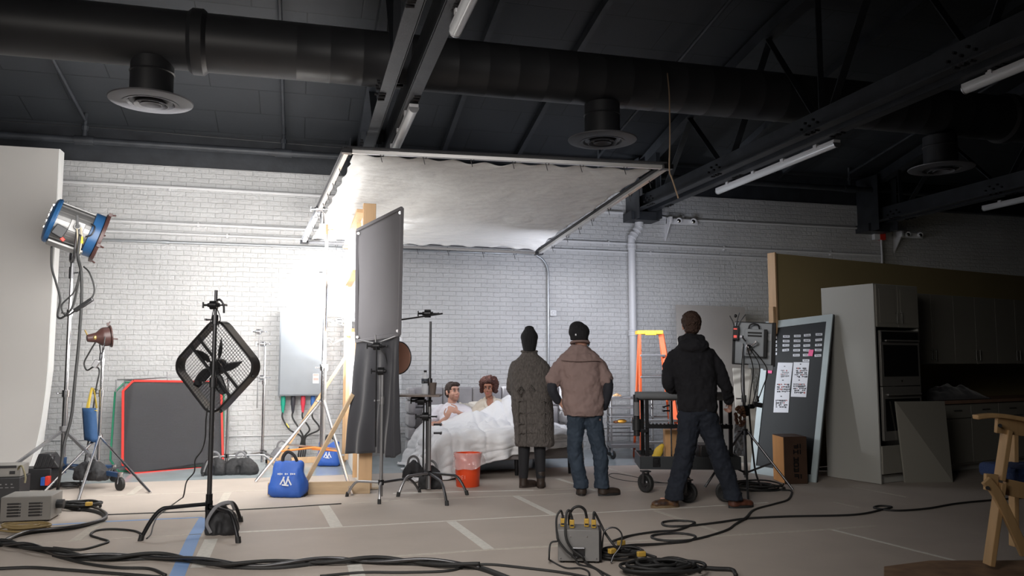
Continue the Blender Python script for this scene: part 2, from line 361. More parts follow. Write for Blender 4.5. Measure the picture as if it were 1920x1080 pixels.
# ================================================================== TRUSSES, DUCT, PIPES
def truss(X, y0, lab):
    r = root('roof_truss', (X, D, 3.87), lab, 'truss', 'steel roof trusses')
    for s in (-1, 1):
        m = MB(); x = X + s * .13
        m.lohi((x - .06, y0, 3.87), (x + .06, D, 3.885)); m.lohi((x - s * .06 - .006, y0, 3.87), (x - s * .06 + .006, D, 4.12)); m.build('bottom_chord', dark_paint, r, smooth=0)
    m = MB()
    ys = [D - .02, 10.5, 8.3, 5.5, 2.5]
    for a, b in zip(ys, ys[1:]): m.bar((X, a, roofz(a) - .16), (X, b, roofz(b) - .16), .16, .16)
    m.build('top_chord', dark_paint, r, smooth=0)
    m = MB()
    yy = D - .9; k = 0
    while yy > y0 + .6:
        y2 = yy - 1.02; zt = roofz(y2) - .2; zt1 = roofz(yy) - .2
        for s in (-1, 1):
            m = MB(); m.bar((X + s * .045, yy, 4.0), (X + s * .045, y2, zt), .012, .09, up=(1, 0, 0)); m.build('web_member', dark_paint, r, smooth=0) if s == 1 else None
        m = MB(); m.bar((X, y2 - .95, 4.0), (X, y2, zt), .012, .09, up=(1, 0, 0)); m.build('web_member', dark_paint, r, smooth=0)
        if k % 2 == 0: m = MB(); m.bar((X - .03, yy, 4.0), (X - .03, yy, zt1), .012, .07, up=(1, 0, 0)); m.build('web_member', dark_paint, r, smooth=0)
        # gusset bolts on the chord
        m = MB()
        for q in range(4):
            for s in (-1, 1): m.cyl((X + s * .19 - .0, yy + .07 * (q % 2) + .1 * (q // 2) - .08, 3.866), (X + s * .13, yy + .07 * (q % 2) + .1 * (q // 2) - .08, 3.872), .016, 8)
        for q in range(5): m.cyl((X - .215, yy - .15 + .07 * q, 3.93 + .05 * (q % 2)), (X - .185, yy - .15 + .07 * q, 3.93 + .05 * (q % 2)), .014, 8)
        m.build_each('bolt', black, r)
        yy -= 2.05; k += 1
    m = MB(); m.lohi((X - .2, D - .55, 3.72), (X - .19, D + .01, 4.7)); m.lohi((X + .19, D - .55, 3.72), (X + .2, D + .01, 4.7)); m.lohi((X - .25, D - .35, 3.72), (X + .25, D + .01, 3.86)); m.build('bearing_bracket', dark_paint, r, smooth=0)
truss(.84, 2.6, 'dark steel roof truss above the white overhead cloth, with two tubes under it')
truss(5.42, 2.2, 'dark steel roof truss crossing over the hooded man, with a long white tube')
truss(9.95, 5.0, 'dark steel roof truss above the kitchen set at the far right')

dr = root('round_duct', (1.0, 8.3, 4.3), 'large dark round air duct running across under the roof', 'duct')
m = MB(); pr_ = [(.29, 0)]
for i in range(34): h_ = 8.9 + i * .33; pr_ += [(.2900, h_ - .005), (.2915, h_), (.2900, h_ + .005)]
pr_ += [(.29, 27.9)]
m.lathe(pr_, (-9, 8.3, 4.60), (1, 0, 0), 48); m.build('duct_pipe', duct_paint, dr)
for x in (-1.05, 8.9):
    m = MB(); m.lathe([(.292, -.09), (.325, -.05), (.325, .05), (.292, .09)], (x, 8.3, 4.60), (1, 0, 0), 48); m.build('duct_collar', duct_paint, dr)
def diffuser(x, z, lab):
    r = root('duct_diffuser', (x, 8.3, z), lab, 'air diffuser', 'round air diffusers under the duct')
    m = MB(); m.lathe([(.20, .0), (.20, .28), (.21, .29), (.20, .30), (.20, .42)], (x, 8.3, z + .02), seg=36); m.build('neck', duct_paint, r)
    m = MB(); m.lathe([(.275, .0), (.385, .022), (.390, .034), (.375, .036), (.215, .036), (.22, .02)], (x, 8.3, z), seg=44, closed=True); m.build('flange', diff_paint, r, smooth=50)
    m = MB(); m.lathe([(.22, .0), (.255, -.004), (.175, .07), (.165, .07)], (x, 8.3, z + .005), seg=40, closed=True); m.build('outer_cone', diff_paint, r)
    m = MB(); m.lathe([(.155, -.015), (.165, -.012), (.10, .055), (.09, .055)], (x, 8.3, z), seg=36, closed=True); m.build('middle_cone', diff_paint, r)
    m = MB(); m.lathe([(.003, .02), (.05, .012), (.098, -.012), (.102, -.008), (.06, .05), (.003, .06)], (x, 8.3, z), seg=32); m.build('centre_cone', diff_paint, r)
    m = MB(); m.bar((x - .22, 8.3, z + .05), (x + .22, 8.3, z + .05), .01, .02); m.bar((x, 8.08, z + .05), (x, 8.52, z + .05), .01, .02); m.build('spider', black, r)
diffuser(-1.47, 3.93, 'round ceiling diffuser under the duct above the tipped box fan, catching the light')
diffuser(3.25, 3.88, 'dark round diffuser under the duct above the right end of the white cloth')
diffuser(7.86, 3.84, 'dark round diffuser under the duct above the tall white oven cabinet')

def tube_light(X, y0, y1, lab, brk=3):
    r = root('tube_light', (X, y0, 3.78), lab, 'light', 'white tube lights under the trusses')
    m = MB(); m.lohi((X - .045, y0, 3.815), (X + .045, y1, 3.85)); m.build('housing', pipe_w, r, bevel=.005)
    m = MB(); n = 12; pr = [V(X + .047 * cos(a), y0 + .012, 3.815 - .05 * sin(a)) for a in [pi * i / n for i in range(n + 1)]]
    m.prism(pr, (0, y1 - y0 - .024, 0)); m.build('diffuser_lens', tube_lens, r)
    for yy in (y0, y1 - .012):
        m = MB(); m.prism([V(X + .05 * cos(a), yy, 3.815 - .054 * sin(a)) for a in [pi * i / n for i in range(n + 1)]] , (0, .012, 0)); m.build('end_cap', steel, r)
    for i in range(brk):
        yy = y0 + (y1 - y0) * (i + .5) / brk; m = MB(); m.lohi((X - .055, yy - .03, 3.83), (X + .055, yy + .03, 3.869)); m.build('mounting_clip', pipe_w, r, smooth=0)
tube_light(1.04, 4.0, 5.55, 'white tube light at the top edge on the truss above the cloth')
tube_light(.99, 7.38, 9.25, 'white tube light partly hidden behind the edge of the overhead cloth')
tube_light(5.66, 7.42, 10.02, 'whole white tube light on the middle truss, above the hooded man', 4)
tube_light(5.62, 3.2, 5.62, 'white tube light cut by the right edge, nearest on the middle truss', 4)
tube_light(10.34, 7.4, 10.1, 'white tube light on the far right truss above the kitchen wall', 4)

r = root('sprinkler_pipe', (-1, 11.9, 4.4), 'dark sprinkler main running along the top of the white brick wall', 'pipe')
m = MB(); m.cyl((-8.9, 11.9, 4.44), (18.9, 11.9, 4.44), .048, 20); m.build('main_pipe', dark_paint, r)
for x in (-2.93, -.30, 4.6, 9.3):
    m = MB(); m.cyl((x - .12, 11.9, 4.44), (x + .12, 11.9, 4.44), .062, 20); m.cyl((x, 11.9, 4.44), (x, 11.9, 4.60), .034, 16); m.cyl((x, 11.9, 4.58), (x, 11.9, 4.64), .044, 8); m.build('tee_fitting', dark_paint, r)
    m = MB(); m.cyl((x, 11.9, 4.6), (x, 11.9, roofz(11.9) - .01), .027, 14); m.cyl((x, 11.9, roofz(11.9) - .11), (x, 7.4, roofz(7.4) - .12), .024, 14); m.build('branch_pipe', dark_paint, r)
m = MB(); p = [V(-8.9, 12.05, 4.62), V(-3.4, 12.0, 4.66), V(-1.2, 12.0, 4.63), V(.9, 12.0, 4.60), V(4, 12.05, 4.62)]
m.tube(smooth_path(p), .007, 6); m.build('ceiling_cable', black_pl, label='thin black cable sagging above the sprinkler main', cat='cable')

# ================================================================== BACK WALL PIPES
def conduit(name, pts, rr, mt, lab, cat, straps=0, grp=None):
    r = root(name, pts[0], lab, cat, grp); m = MB(); m.tube(pts, rr, 12); m.build('pipe_run', mt, r)
    if straps:
        a, b = Vector(pts[0]), Vector(pts[-1])
        for i in range(straps):
            c = a.lerp(b, (i + .5) / straps); m = MB(); m.box(c + V(0, .01, 0), (.03, .05, rr * 2 + .03)); m.build('pipe_strap', mt, r, bevel=.004)
wall_pipe = mat('painted_conduit', (.60, .60, .61), .45)
conduit('wall_conduit', [V(-8.9, D - .035, 3.93), V(-1.5, D - .035, 3.92), V(5.15, D - .035, 3.88)], .026, wall_pipe, 'topmost white painted pipe along the brick wall, ending at the drain pipe', 'conduit', 5)
conduit('wall_conduit', [V(5.75, D - .03, 3.86), V(6.1, D - .03, 3.82), V(10.1, D - .03, 3.82), V(10.9, D + .1, 3.84)], .02, wall_pipe, 'white painted pipe between the two emergency lights', 'conduit', 5)
conduit('wall_conduit', [V(-8.9, D - .03, 3.42), V(2.5, D - .03, 3.38), V(10.2, D - .03, 3.34)], .022, wall_pipe, 'second white painted pipe down the wall, passing over the drain pipe', 'conduit', 9)
conduit('wall_conduit', [V(-8.9, D - .03, 3.27), V(2.5, D - .03, 3.235), V(9.0, D - .03, 3.21)], .018, wall_pipe, 'third white painted pipe down the wall, just under its twin', 'conduit', 8)
conduit('wall_conduit', [V(-8.9, D - .02, .345), V(0, D - .02, .345), V(9.0, D - .02, .35)], .008, wall_pipe, 'thin low pipe just above the floor on the brick wall', 'conduit', 0)
r = root('bent_conduit', (3.84, D - .04, 0), 'bare metal conduit bending down the brick wall between the two standing people', 'conduit')
p = [V(-4, D - .045, 3.115), V(-.6, D - .045, 3.12), V(3.55, D - .045, 3.13)]
m = MB(); m.tube(p + [V(3.55 + .29 * sin(a), D - .045, 2.84 + .29 * cos(a)) for a in [pi / 2 * i / 8 for i in range(1, 9)]] + [V(3.84, D - .045, .02)], .019, 12); m.build('pipe_run', conduit_m, r)
for q in ((1.75, 3.125), (-1.9, 3.12), (3.0, 3.13)):
    m = MB(); m.cyl((q[0] - .05, D - .045, q[1]), (q[0] + .05, D - .045, q[1]), .026, 12); m.build('coupling', conduit_m, r)
m = MB(); m.lohi((3.86, D - .09, 2.14), (3.97, D - .002, 2.24)); m.cyl((3.91, D - .1, 2.19), (3.91, D - .02, 2.19), .03, 12); m.build('junction_box', wall_pipe, r, bevel=.008)

r = root('drain_pipe', (5.3, D - .12, 0), 'thick white drain pipe with an offset elbow running down the brick wall', 'pipe')
yv = D - .11
m = MB(); m.cyl((5.41, yv, 3.74), (5.41, yv, 4.30), .062, 24); m.build('upper_pipe', pipe_w, r)
m = MB(); m.tube(smooth_path([V(5.41, yv, 3.76), V(5.41, yv, 3.66), V(5.345, yv, 3.54), V(5.275, yv, 3.46), V(5.272, yv, 3.33)]), .062, 20); m.build('offset_elbow', pipe_w, r)
m = MB(); m.cyl((5.272, yv, .0), (5.272, yv, 3.36), .062, 24); m.build('lower_pipe', pipe_w, r)
for c in ((5.41, 3.70, 0), (5.385, 3.61, 1), (5.30, 3.49, 1), (5.272, 3.31, 0), (5.272, 1.88, 0)):
    ax = (0, 0, 1) if not c[2] else (.6, 0, 1)
    m = MB(); m.lathe([(.064, -.05), (.076, -.045), (.076, -.02), (.071, -.015), (.071, .02), (.076, .025), (.076, .045), (.064, .05)], (c[0], yv, c[1]), ax, 24); m.build('pipe_coupling', pipe_w, r)

emer = mat('emergency_light_white', (.72, .72, .74), .4)
def emergency(x, y, z, s, lab):
    r = root('emergency_light', (x, y, z), lab, 'emergency light')
    m = MB(); m.lohi((x, y - .1, z), (x + .58, y - .06, z + .1)); m.lohi((x, y - .22, z), (x + .05, y, z + .11)); m.build('housing', emer, r, bevel=.008)
    m = MB(); m.prism([V(x, y, z), V(x, y - .2, z), V(x, y, z - .28)], (.02, 0, 0)); m.build('wall_bracket', emer, r, smooth=0)
    for q in (.2, .47):
        m = MB(); m.lathe([(.028, -.03), (.05, 0), (.05, .045), (.042, .05)], (x + q, y - .14, z + .07), (-.4, -1, -.5), 16); m.build('lamp_head', emer, r)
        m = MB(); m.ell((x + q - .02, y - .185, z + .045), (.036, .02, .036)); m.build('lamp_lens', chrome, r)
emergency(5.92, D, 3.72, 1, 'white twin-head emergency light beside the drain pipe, under the middle truss')
emergency(10.62, D + .14, 3.70, 1, 'white twin-head emergency light at the far right truss end')
r = root('fire_alarm_box', (10.1, D - .05, 3.6), 'small red fire alarm box with white cover and curved pipe near the right truss', 'alarm box')
m = MB(); m.lohi((10.16, D - .08, 3.62), (10.28, D - .004, 3.76)); m.build('red_box', red_m, r, bevel=.004)
m = MB(); m.lohi((10.04, D - .08, 3.62), (10.158, D - .004, 3.76)); m.build('cover', emer, r, bevel=.004)
m = MB(); m.tube(smooth_path([V(10.2, D - .05, 3.76), V(10.2, D - .05, 3.9), V(10.27, D - .05, 4.0), V(10.42, D - .05, 4.03)]), .018, 10); m.tube(smooth_path([V(10.2, D - .05, 3.62), V(10.2, D - .05, 3.22), V(10.16, D - .05, 3.14), V(10.06, D - .05, 3.11)]), .018, 10); m.build('feed_pipe', pipe_w, r)
m = MB(); p = [W(1251, 133, 8.8), W(1255, 180, 8.4), W(1256, 260, 8.2), W(1255, 318, 8.2), W(1260, 335, 8.2), W(1272, 372, 8.2)]
m.tube(smooth_path(p), .008, 8); m.build('tie_rope', mat('tan_rope', (.42, .30, .2), .8), label='thin tan rope hanging from the duct to the right corner of the overhead cloth frame', cat='rope')

# electrical cabinet
r = root('electrical_cabinet', (0, D - .1, .91), 'grey steel electrical cabinet on the brick wall with four coloured cables below', 'electrical box')
m = MB(); m.lohi((-.29, D - .27, .92), (.33, D - .002, 2.15)); m.build('enclosure', grey_elec, r, bevel=.006)
m = MB(); m.lohi((-.275, D - .285, .935), (.315, D - .271, 2.135)); m.build('door', grey_elec, r, bevel=.006)
m = MB(); m.lohi((-.02, D - .288, 2.02), (.09, D - .2855, 2.055)); m.build('nameplate', white_print, r, smooth=0)
for i, (z0, z1, c) in enumerate(((1.62, 1.76, (.28, .48, .54)), (1.10, 1.24, (.62, .30, .28)))):
    m = MB(); m.lohi((.19, D - .288, z0), (.275, D - .2855, z1)); st = m.build('warning_sticker', white_print, r, smooth=0)
    m = MB(); m.lohi((.195, D - .2895, z1 - .035), (.27, D - .288, z1 - .005)); m.lohi((.195, D - .2895, z0 + .04), (.27, D - .288, z0 + .08)); m.build('sticker_print', mat('sticker_ink', c, .6), st, smooth=0)
    m = MB(); m.lohi((.20, D - .2895, z0 + .01), (.265, D - .288, z0 + .014)); m.lohi((.20, D - .2895, z0 + .022), (.25, D - .288, z0 + .026)); m.lohi((.20, D - .2895, z0 + .086), (.26, D - .288, z0 + .09)); m.build('sticker_print', mat('sticker_black_ink', (.1, .1, .1), .6), st, smooth=0)
plug_cols = [('green', (.01, .32, .22)), ('black', (.03, .03, .04)), ('red', (.6, .04, .07)), ('blue', (.04, .14, .42))]
dest = [(.05, .45), (.07, .43), (.09, .41), (.11, .39)]
for i, (cn, c) in enumerate(plug_cols):
    x = -.22 + i * .14; y = D - .15
    r2 = root('feeder_cable', (x, y, .7), f'black feeder cable with a {cn} plug hanging under the grey electrical cabinet', 'cable', None)
    m = MB(); m.lathe([(.03, .0), (.034, .03), (.034, .12), (.028, .14), (.022, .2), (.012, .25)], (x, y, .915), (0, 0, -1), 16); m.build('plug', mat(cn + '_plug', c, .5), r2)
    e = V(.04 + .03 * i, D - .35, .02)
    pts = [V(x, y, .70), V(x + .0, y - .02, .6), V(x + .1, y - .08, .44), V(.05 + i * .02, y - .1, .33), V(.02 + i * .03, D - .3, .15), e, V(.3 + .05 * i, D - .5, .02)]
    m = MB(); m.tube(smooth_path(pts), .012, 10); m.build('cable', rubber, r2)
    if i == 0: m = MB(); m.tube([V(x + .05, y - .045, .52), V(x + .09, y - .07, .46)], .014, 10); m.build('tape_band', mat('yellow_tape', (.75, .6, .08), .5), r2)

# cyclorama wall at the left
pts = []; X1 = -3.13; yb = 11.50
prf = [(yb, 4.20)] + [(yb, z) for z in (3.5, 2.5, 1.8, 1.5)] + [(yb - .9 * (1 - cos(a)), 1.5 - 1.48 * sin(a)) for a in [pi / 2 * i / 10 for i in range(1, 11)]]
prf += [(yb - 1.3, .012)]
back = [(y + .10, z - (.0 if i == 0 else .0)) for i, (y, z) in enumerate(prf) if z > .1]
pl = [V(X1, y, z) for y, z in prf] + [V(X1, yb - .6, .012)] + [V(X1, yb - .05, .35), V(X1, yb + .22, 1.3), V(X1, yb + .20, 4.20)]
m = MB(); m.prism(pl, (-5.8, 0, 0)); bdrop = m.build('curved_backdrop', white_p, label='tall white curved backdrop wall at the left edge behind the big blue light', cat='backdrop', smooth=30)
m = MB(); m.prism([p + V(.002, 0, 0) for p in pl], (.012, 0, 0)); m.build('lit_end_face', lit_edge_white, bdrop, 'end face of the backdrop, lightened to look lit', smooth=30)  # paler cap over the end, its lit look put into the colour
# ================================================================== FILM LIGHTS AND STANDS (left)
def pin_knob(m, p, d, s=1.0):
    p = Vector(p); d = Vector(d).normalized()
    m.cyl(p, p + d * .045 * s, .007 * s, 8); t = d.cross(UP)
    if t.length < .1: t = Rh.copy()
    t.normalize(); m.bar(p + d * .05 * s - t * .028 * s, p + d * .05 * s + t * .028 * s, .012 * s, .016 * s)
def grip_head(par, p, mt, d=None, s=1.0, nm='grip_head'):
    p = Vector(p); d = Vector(d or Rh).normalized(); m = MB()
    m.cyl(p - d * .028 * s, p + d * .028 * s, .038 * s, 18); m.cyl(p - d * .05 * s, p + d * .05 * s, .018 * s, 10); pin_knob(m, p + d * .05 * s, d, s)
    m.bar(p - d * .09 * s - UP * .025 * s, p - d * .09 * s + UP * .025 * s, .014, .02); m.cyl(p - d * .09 * s, p - d * .05 * s, .01 * s, 8)
    m.box(p, (.05 * s, .05 * s, .05 * s)); return m.build(nm, mt, par)
def column(par, g, segs, mt, collar=None):
    """segs: list of (z, radius), telescoping sections bottom to top"""
    g = Vector((g[0], g[1], 0))
    for (z0, r0), (z1, _) in zip(segs, segs[1:]):
        m = MB(); m.cyl(g + UP * z0, g + UP * z1, r0, 16); m.build('column_tube', mt, par)
        if z1 != segs[-1][0]:
            m = MB(); m.cyl(g + UP * (z1 - .05), g + UP * (z1 + .03), r0 * 1.5, 16); pin_knob(m, g + UP * (z1 - .01) - Rh * r0 * 1.4, -Rh); m.build('clamp_collar', mt, par)
def c_leg(par, g, foot, z, mt, r=.0125):
    g = Vector((g[0], g[1], 0)); f = Vector((foot[0], foot[1], 0)); d = (f - g); L = d.length; d.normalize()
    pts = [g + UP * z, g + d * L * .55 + UP * z, g + d * L * .72 + UP * (z - .01), g + d * L * .86 + UP * z * .62, f + UP * .012]
    m = MB(); m.tube(smooth_path(pts, 6), r, 10); m.cyl(g + UP * (z - .025), g + UP * (z + .025), .03, 14); leg = m.build('leg', mt, par)
    m = MB(); m.cyl(f + UP * 0.0, f + (g - f).normalized() * .012 + UP * .05, r * 1.35, 10); m.build('rubber_foot', rubber, leg)
def tripod(par, g, feet, hub, low, mt, r=.014):
    g = Vector((g[0], g[1], 0)); m = MB(); m.cyl(g + UP * (hub - .04), g + UP * (hub + .03), .036, 16); pin_knob(m, g + UP * hub - Rh * .03, -Rh); m.build('leg_hub', mt, par)
    m = MB(); m.cyl(g + UP * (low - .03), g + UP * (low + .02), .03, 14); m.build('lower_hub', mt, par)
    for f in feet:
        f = Vector((f[0], f[1], 0)); d = (f - g).normalized(); a = g + d * .035 + UP * hub; b = f + UP * .01
        m = MB(); m.cyl(a, b, r, 10); leg = m.build('leg', mt, par)
        q = a.lerp(b, .55); m = MB(); m.bar(g + d * .02 + UP * low, q, .008, .022); m.build('leg_brace', mt, leg)

# ---- big blue light
cH = HEAD_C; ax = HEAD_AX
sd = ax.cross(UP).normalized(); up2 = sd.cross(ax)           # sd points to the camera side
HS = .78; T = frame(cH, ax, -sd, up2) @ Matrix.Scale(HS, 4)
r = root('film_light', cH - UP * .5, 'big blue and silver film light on a tall stand, tipped down to the right', 'film light')
m = MB(T); prof = [(.30, -.30)]; 
m.lathe([(.30, -.31), (.30, .26)], axis=(1, 0, 0), seg=48)
for k in range(15):
    a = 2 * pi * k / 15 + .1; c = V(0, cos(a) * .305, sin(a) * .305)
    m.box((-.02, c.y, c.z), (.5, .012, .05), R=Matrix.Rotation(a, 3, 'X'))
m.build('ribbed_body', alu_m, r)
m = MB(T); m.lathe([(.34, -.27), (.355, -.29), (.345, -.33), (.31, -.355), (.20, -.375), (.06, -.38), (.0, -.38)], axis=(1, 0, 0), seg=48)
bk = m.build('rear_cap', hmi_blue, r)
m = MB(T)
for i in range(4):
    for s in (-1, 1): m.box((-.372, s * .10, .20 - i * .085), (.03, .12, .028), R=Matrix.Rotation(-.5, 3, 'Y'))
    m.box((-.378, 0, .16 - i * .1), (.02, .1, .03))
m.build('vent_slots', chrome, bk, smooth=0)
m = MB(T); m.lathe([(.31, .20), (.345, .21), (.345, .34), (.30, .345)], axis=(1, 0, 0), seg=48); m.build('front_ring', hmi_blue, r)
m = MB(T); m.lathe([(.30, .345), (.385, .35), (.39, .38), (.385, .40), (.30, .40), (.29, .37)], axis=(1, 0, 0), seg=48, closed=True)
for a in (.3, 2.0, 3.6, 5.2): m.box((.385, cos(a) * .40, sin(a) * .40), (.05, .05, .05)); m.cyl((.40, cos(a) * .40, sin(a) * .40), (.46, cos(a) * .42, sin(a) * .42), .014, 8)
m.build('barn_door_ring', brown_m, r)
m = MB(T); m.lathe([(.29, .36), (.20, .385), (.08, .40), (.0, .402)], axis=(1, 0, 0), seg=40); m.build('lens', lensm, r)
m = MB(T); m.tube(smooth_path([V(.18, -.335, .10), V(.24, -.39, .06), V(.24, -.40, -.06), V(.18, -.335, -.12)]), .011, 8); m.build('front_handle', black_pl, r)
m = MB(T); m.box((.02, -.315, -.02), (.2, .03, .18)); m.cyl((.02, -.33, -.02), (.02, -.40, -.02), .05, 20); m.build('pivot_plate', alu_m, r, bevel=.004)
m = MB(T); m.cyl((.02, -.36, -.02), (.02, -.42, -.02), .035, 16); m.bar((.02, -.42, -.02), (-.04, -.43, .13), .02, .03); m.build('tilt_lever', black_pl, r)
m = MB(T); m.box((-.17, -.335, -.17), (.16, .08, .16), R=Matrix.Rotation(.2, 3, 'Y')); m.build('connector_box', black_pl, r, bevel=.006)
m = MB(T); m.box((-.09, -.34, -.27), (.06, .05, .05), R=Matrix.Rotation(.5, 3, 'Y')); m.build('red_switch', red_m, r, bevel=.006)
m = MB(T); m.box((-.02, -.0, -.325), (.5, .4, .05)); m.build('bottom_housing', alu_m, r, bevel=.01)
# yoke
py = cH + sd * (HS * .37); pz = cH - sd * (HS * .37)
yk = [py + ax * .02, cH + sd * (HS * .37) - UP * (HS * .42), cH + sd * (HS * .2) - UP * (HS * .50), cH - UP * (HS * .52), cH - sd * (HS * .2) - UP * (HS * .50), cH - sd * (HS * .37) - UP * (HS * .42), pz + ax * .02]
m = MB(); m.tube(smooth_path(yk, 5), .018, 10); m.cyl(cH - UP * (HS * .50), cH - UP * (HS * .62), .022, 12); m.build('yoke', dsteel, r)
# bead chain safety strap of yellow and tan
m = MB(); m.tube(smooth_path([cH + sd * (HS * .40) + ax * .05 - UP * (HS * .02), cH + sd * (HS * .42) + ax * .06 - UP * (HS * .2), cH + sd * (HS * .42) + ax * .04 - UP * (HS * .42)]), .012, 6); m.tube(smooth_path([cH + sd * (HS * .40) + ax * .00, cH + sd * (HS * .42) + ax * .02 - UP * (HS * .22), cH + sd * (HS * .42) + ax * .02 - UP * (HS * .42)]), .009, 6); m.build('safety_strap', mat('tan_strap', (.45, .40, .30), .7), r)
m = MB(); m.tube([cH + sd * (HS * .41) + ax * .055 - UP * (HS * .16), cH + sd * (HS * .42) + ax * .06 - UP * (HS * .26)], .022, 8); m.build('yellow_tie', mat('yellow_tie', (.75, .55, .03), .5), r)

gs = Vector((cH.x, cH.y, 0))
r = root('light_stand', gs, 'tall rolling steel stand with blue legs under the big blue light', 'light stand')
topz = cH.z - .60 * HS
column(r, gs, [(.22, .030), (1.05, .024), (2.0, .019), (topz, .019)], chrome)
m = MB(); m.cyl(gs + UP * (topz - .14), gs + UP * topz, .032, 16); pin_knob(m, gs + UP * (topz - .07) + Rh * .03, Rh); m.build('top_receiver', dsteel, r)
blue_leg = mat('blue_steel_leg', (.03, .07, .16), .4, .3)
m = MB(); m.cyl(gs + UP * .12, gs + UP * .30, .045, 16); m.build('base_hub', blue_leg, r)
for e, nm in ((gs + (Rh * .95 - Fh * .55), 1), (gs + (Rh * .55 + Fh * .12) * 1.0, 0), (gs - Rh * .35 - Fh * .95, 1)):
    m = MB(); e = Vector((e.x, e.y, 0)); m.bar(gs + UP * .2, e + UP * .17, .035, .05); leg = m.build('leg', blue_leg, r, bevel=.003)
    m = MB(); m.bar(gs + UP * .62, e.lerp(gs, .25) + UP * .2, .02, .035); m.build('leg_brace', steel, leg, bevel=.002)
    m = MB(); c = e + UP * .075; m.lathe([(.03, -.02), (.07, -.018), (.075, 0), (.07, .018), (.03, .02)], c, Rh * .5 + Fh * .8, 20); wh = m.build('castor_wheel', rubber, leg)
    m = MB(); m.bar(c + Fh * .035, e + UP * .17 + Fh * .01, .01, .05); m.bar(c - Fh * .035, e + UP * .17 - Fh * .01, .01, .05); m.cyl(e + UP * .15, e + UP * .2, .03, 12); m.build('castor_fork', chrome, wh)
m = MB(); m.cyl(gs + UP * .60, gs + UP * .66, .05, 16); m.build('brace_collar', steel, r)

def sandbag(name, c, sx, sy, sz, mt, lab, cat='sandbag', grp=None, yaw=0, handle=None, tilt=0, strapc=None, seed=0, waist=.35):
    """two filled lobes joined by a slack middle, carried by a loop handle"""
    r = root(name, c, lab, cat, grp); T = LF(c, yaw)
    m = MB(T)
    for s in (-1, 1):
        m.loft([(s * sx * .26, 0, .0, sx * .25, sy * .46, .7), (s * sx * .27, 0, sz * .15, sx * .28, sy * .52, .7), (s * sx * .25, 0, sz * .45, sx * .26, sy * .46, .75), (s * sx * .20, 0, sz * .72, sx * .18, sy * .30, .8), (s * sx * .16, 0, sz * .84, sx * .10, sy * .15)], 24, wob=.12, freq=1.5, seed=sx * 9 + s)
    m.ell((0, 0, sz * .5), (sx * .24, sy * .36, sz * waist), 16, 10)
    m.build('bag', mt, r, voxel=.012, disp=((.03, .10), (.012, .03)), smooth=180, sm=2)
    m = MB(T)
    hp = handle or [(-.07, -.0, sz * .75), (-.05, -.01, sz * 1.05), (0, -.015, sz * 1.18), (.05, -.01, sz * 1.05), (.07, 0, sz * .75)]
    m.tube(smooth_path([V(*h) for h in hp]), .014, 8, flat=.35); m.build('handle', strapc or strap_m, r)
    return r, T
c = G(203, 918)
bagc = gs + Rh * .55 - Fh * .40
sandbag('sandbag', V(bagc.x, bagc.y, .10), .38, .2, .24, sandbag_blk, 'black sandbag slung over the wheeled leg of the stand behind the tripod', yaw=-.3)

# ---- cables hanging from the big light
def cable(name, pts, rad, lab, mt=None, cat='cable', seg=8, grp=None, n=8):
    m = MB(); m.tube(smooth_path(pts, n), rad, seg)
    return m.build(name, mt or rubber, label=lab, cat=cat, group=grp, smooth=180)
Zc = 9.05
pts = [W(97, 462, Zc), W(97, 500, Zc), W(105, 530, Zc), W(113, 562, Zc), W(108, 592, Zc - .02), W(118, 595, Zc - .04), W(136, 575, Zc - .04), W(146, 535, Zc - .02), W(151, 505, Zc)]
cable('light_head_cable', pts, .012, 'black cable looping from the back of the big blue light to its yoke')
pts = [W(152, 500, Zc - .02), W(140, 545, Zc - .05), W(116, 572, Zc - .06), W(125, 592, Zc - .06), W(150, 575, Zc - .08), W(172, 558, Zc - .08), W(177, 540, Zc - .06), W(168, 512, Zc - .04), W(157, 500, Zc)]
cable('light_head_cable', pts, .009, 'thin black cable looped and tied in a bunch under the big blue light')
m = MB(); a = W(140, 583, Zc - .1); b = W(174, 560, Zc - .1); m.bar(a, b, .04, .045); m.build('inline_connector', dsteel, label='dark inline cable connector hanging beside the big blue light stand', cat='cable connector', bevel=.008)
pts = [W(150, 440, Zc - .05), W(146, 480, Zc - .05), W(152, 510, Zc - .1), W(153, 560, Zc - .1), W(148, 640, Zc - .1), W(140, 720, Zc - .15), W(134, 780, Zc - .2), W(120, 835, Zc - .3), W(114, 880, Zc - .5)] + [G(108, 922) + UP * .02, G(110, 945) + UP * .02, G(150, 960) + UP * .02]
cable('power_cable', pts, .016, 'thick black cable falling from the big blue light to the floor')

# ---- second stand: tripod with the small brown light
g2 = G(182, 905)
r = root('tripod_stand', g2, 'shiny tripod stand carrying the small brown light and a blue bag', 'light stand')
column(r, g2, [(.10, .020), (1.05, .017), (1.42, .013), (1.62, .013)], chrome)
tripod(r, g2, [G(282, 926), G(143, 950), G(78, 928)], .53, .14, chrome, .015)
cB = W(190, 632, depth(g2))
axb = (Rh * .80 + Fh * .60 + UP * .12).normalized(); sb = axb.cross(UP).normalized(); T = frame(cB, axb, -sb, sb.cross(axb)) @ Matrix.Scale(.84, 4)
r = root('spotlight', g2 + UP * 1.55, 'small brown old tungsten spotlight with short barn ring on the tripod stand', 'film light')
m = MB(T); m.lathe([(.03, -.19), (.05, -.18), (.065, -.10), (.075, -.06), (.125, -.0), (.135, .03), (.135, .10), (.12, .105)], axis=(1, 0, 0), seg=30); m.build('lamp_body', brown_m, r)
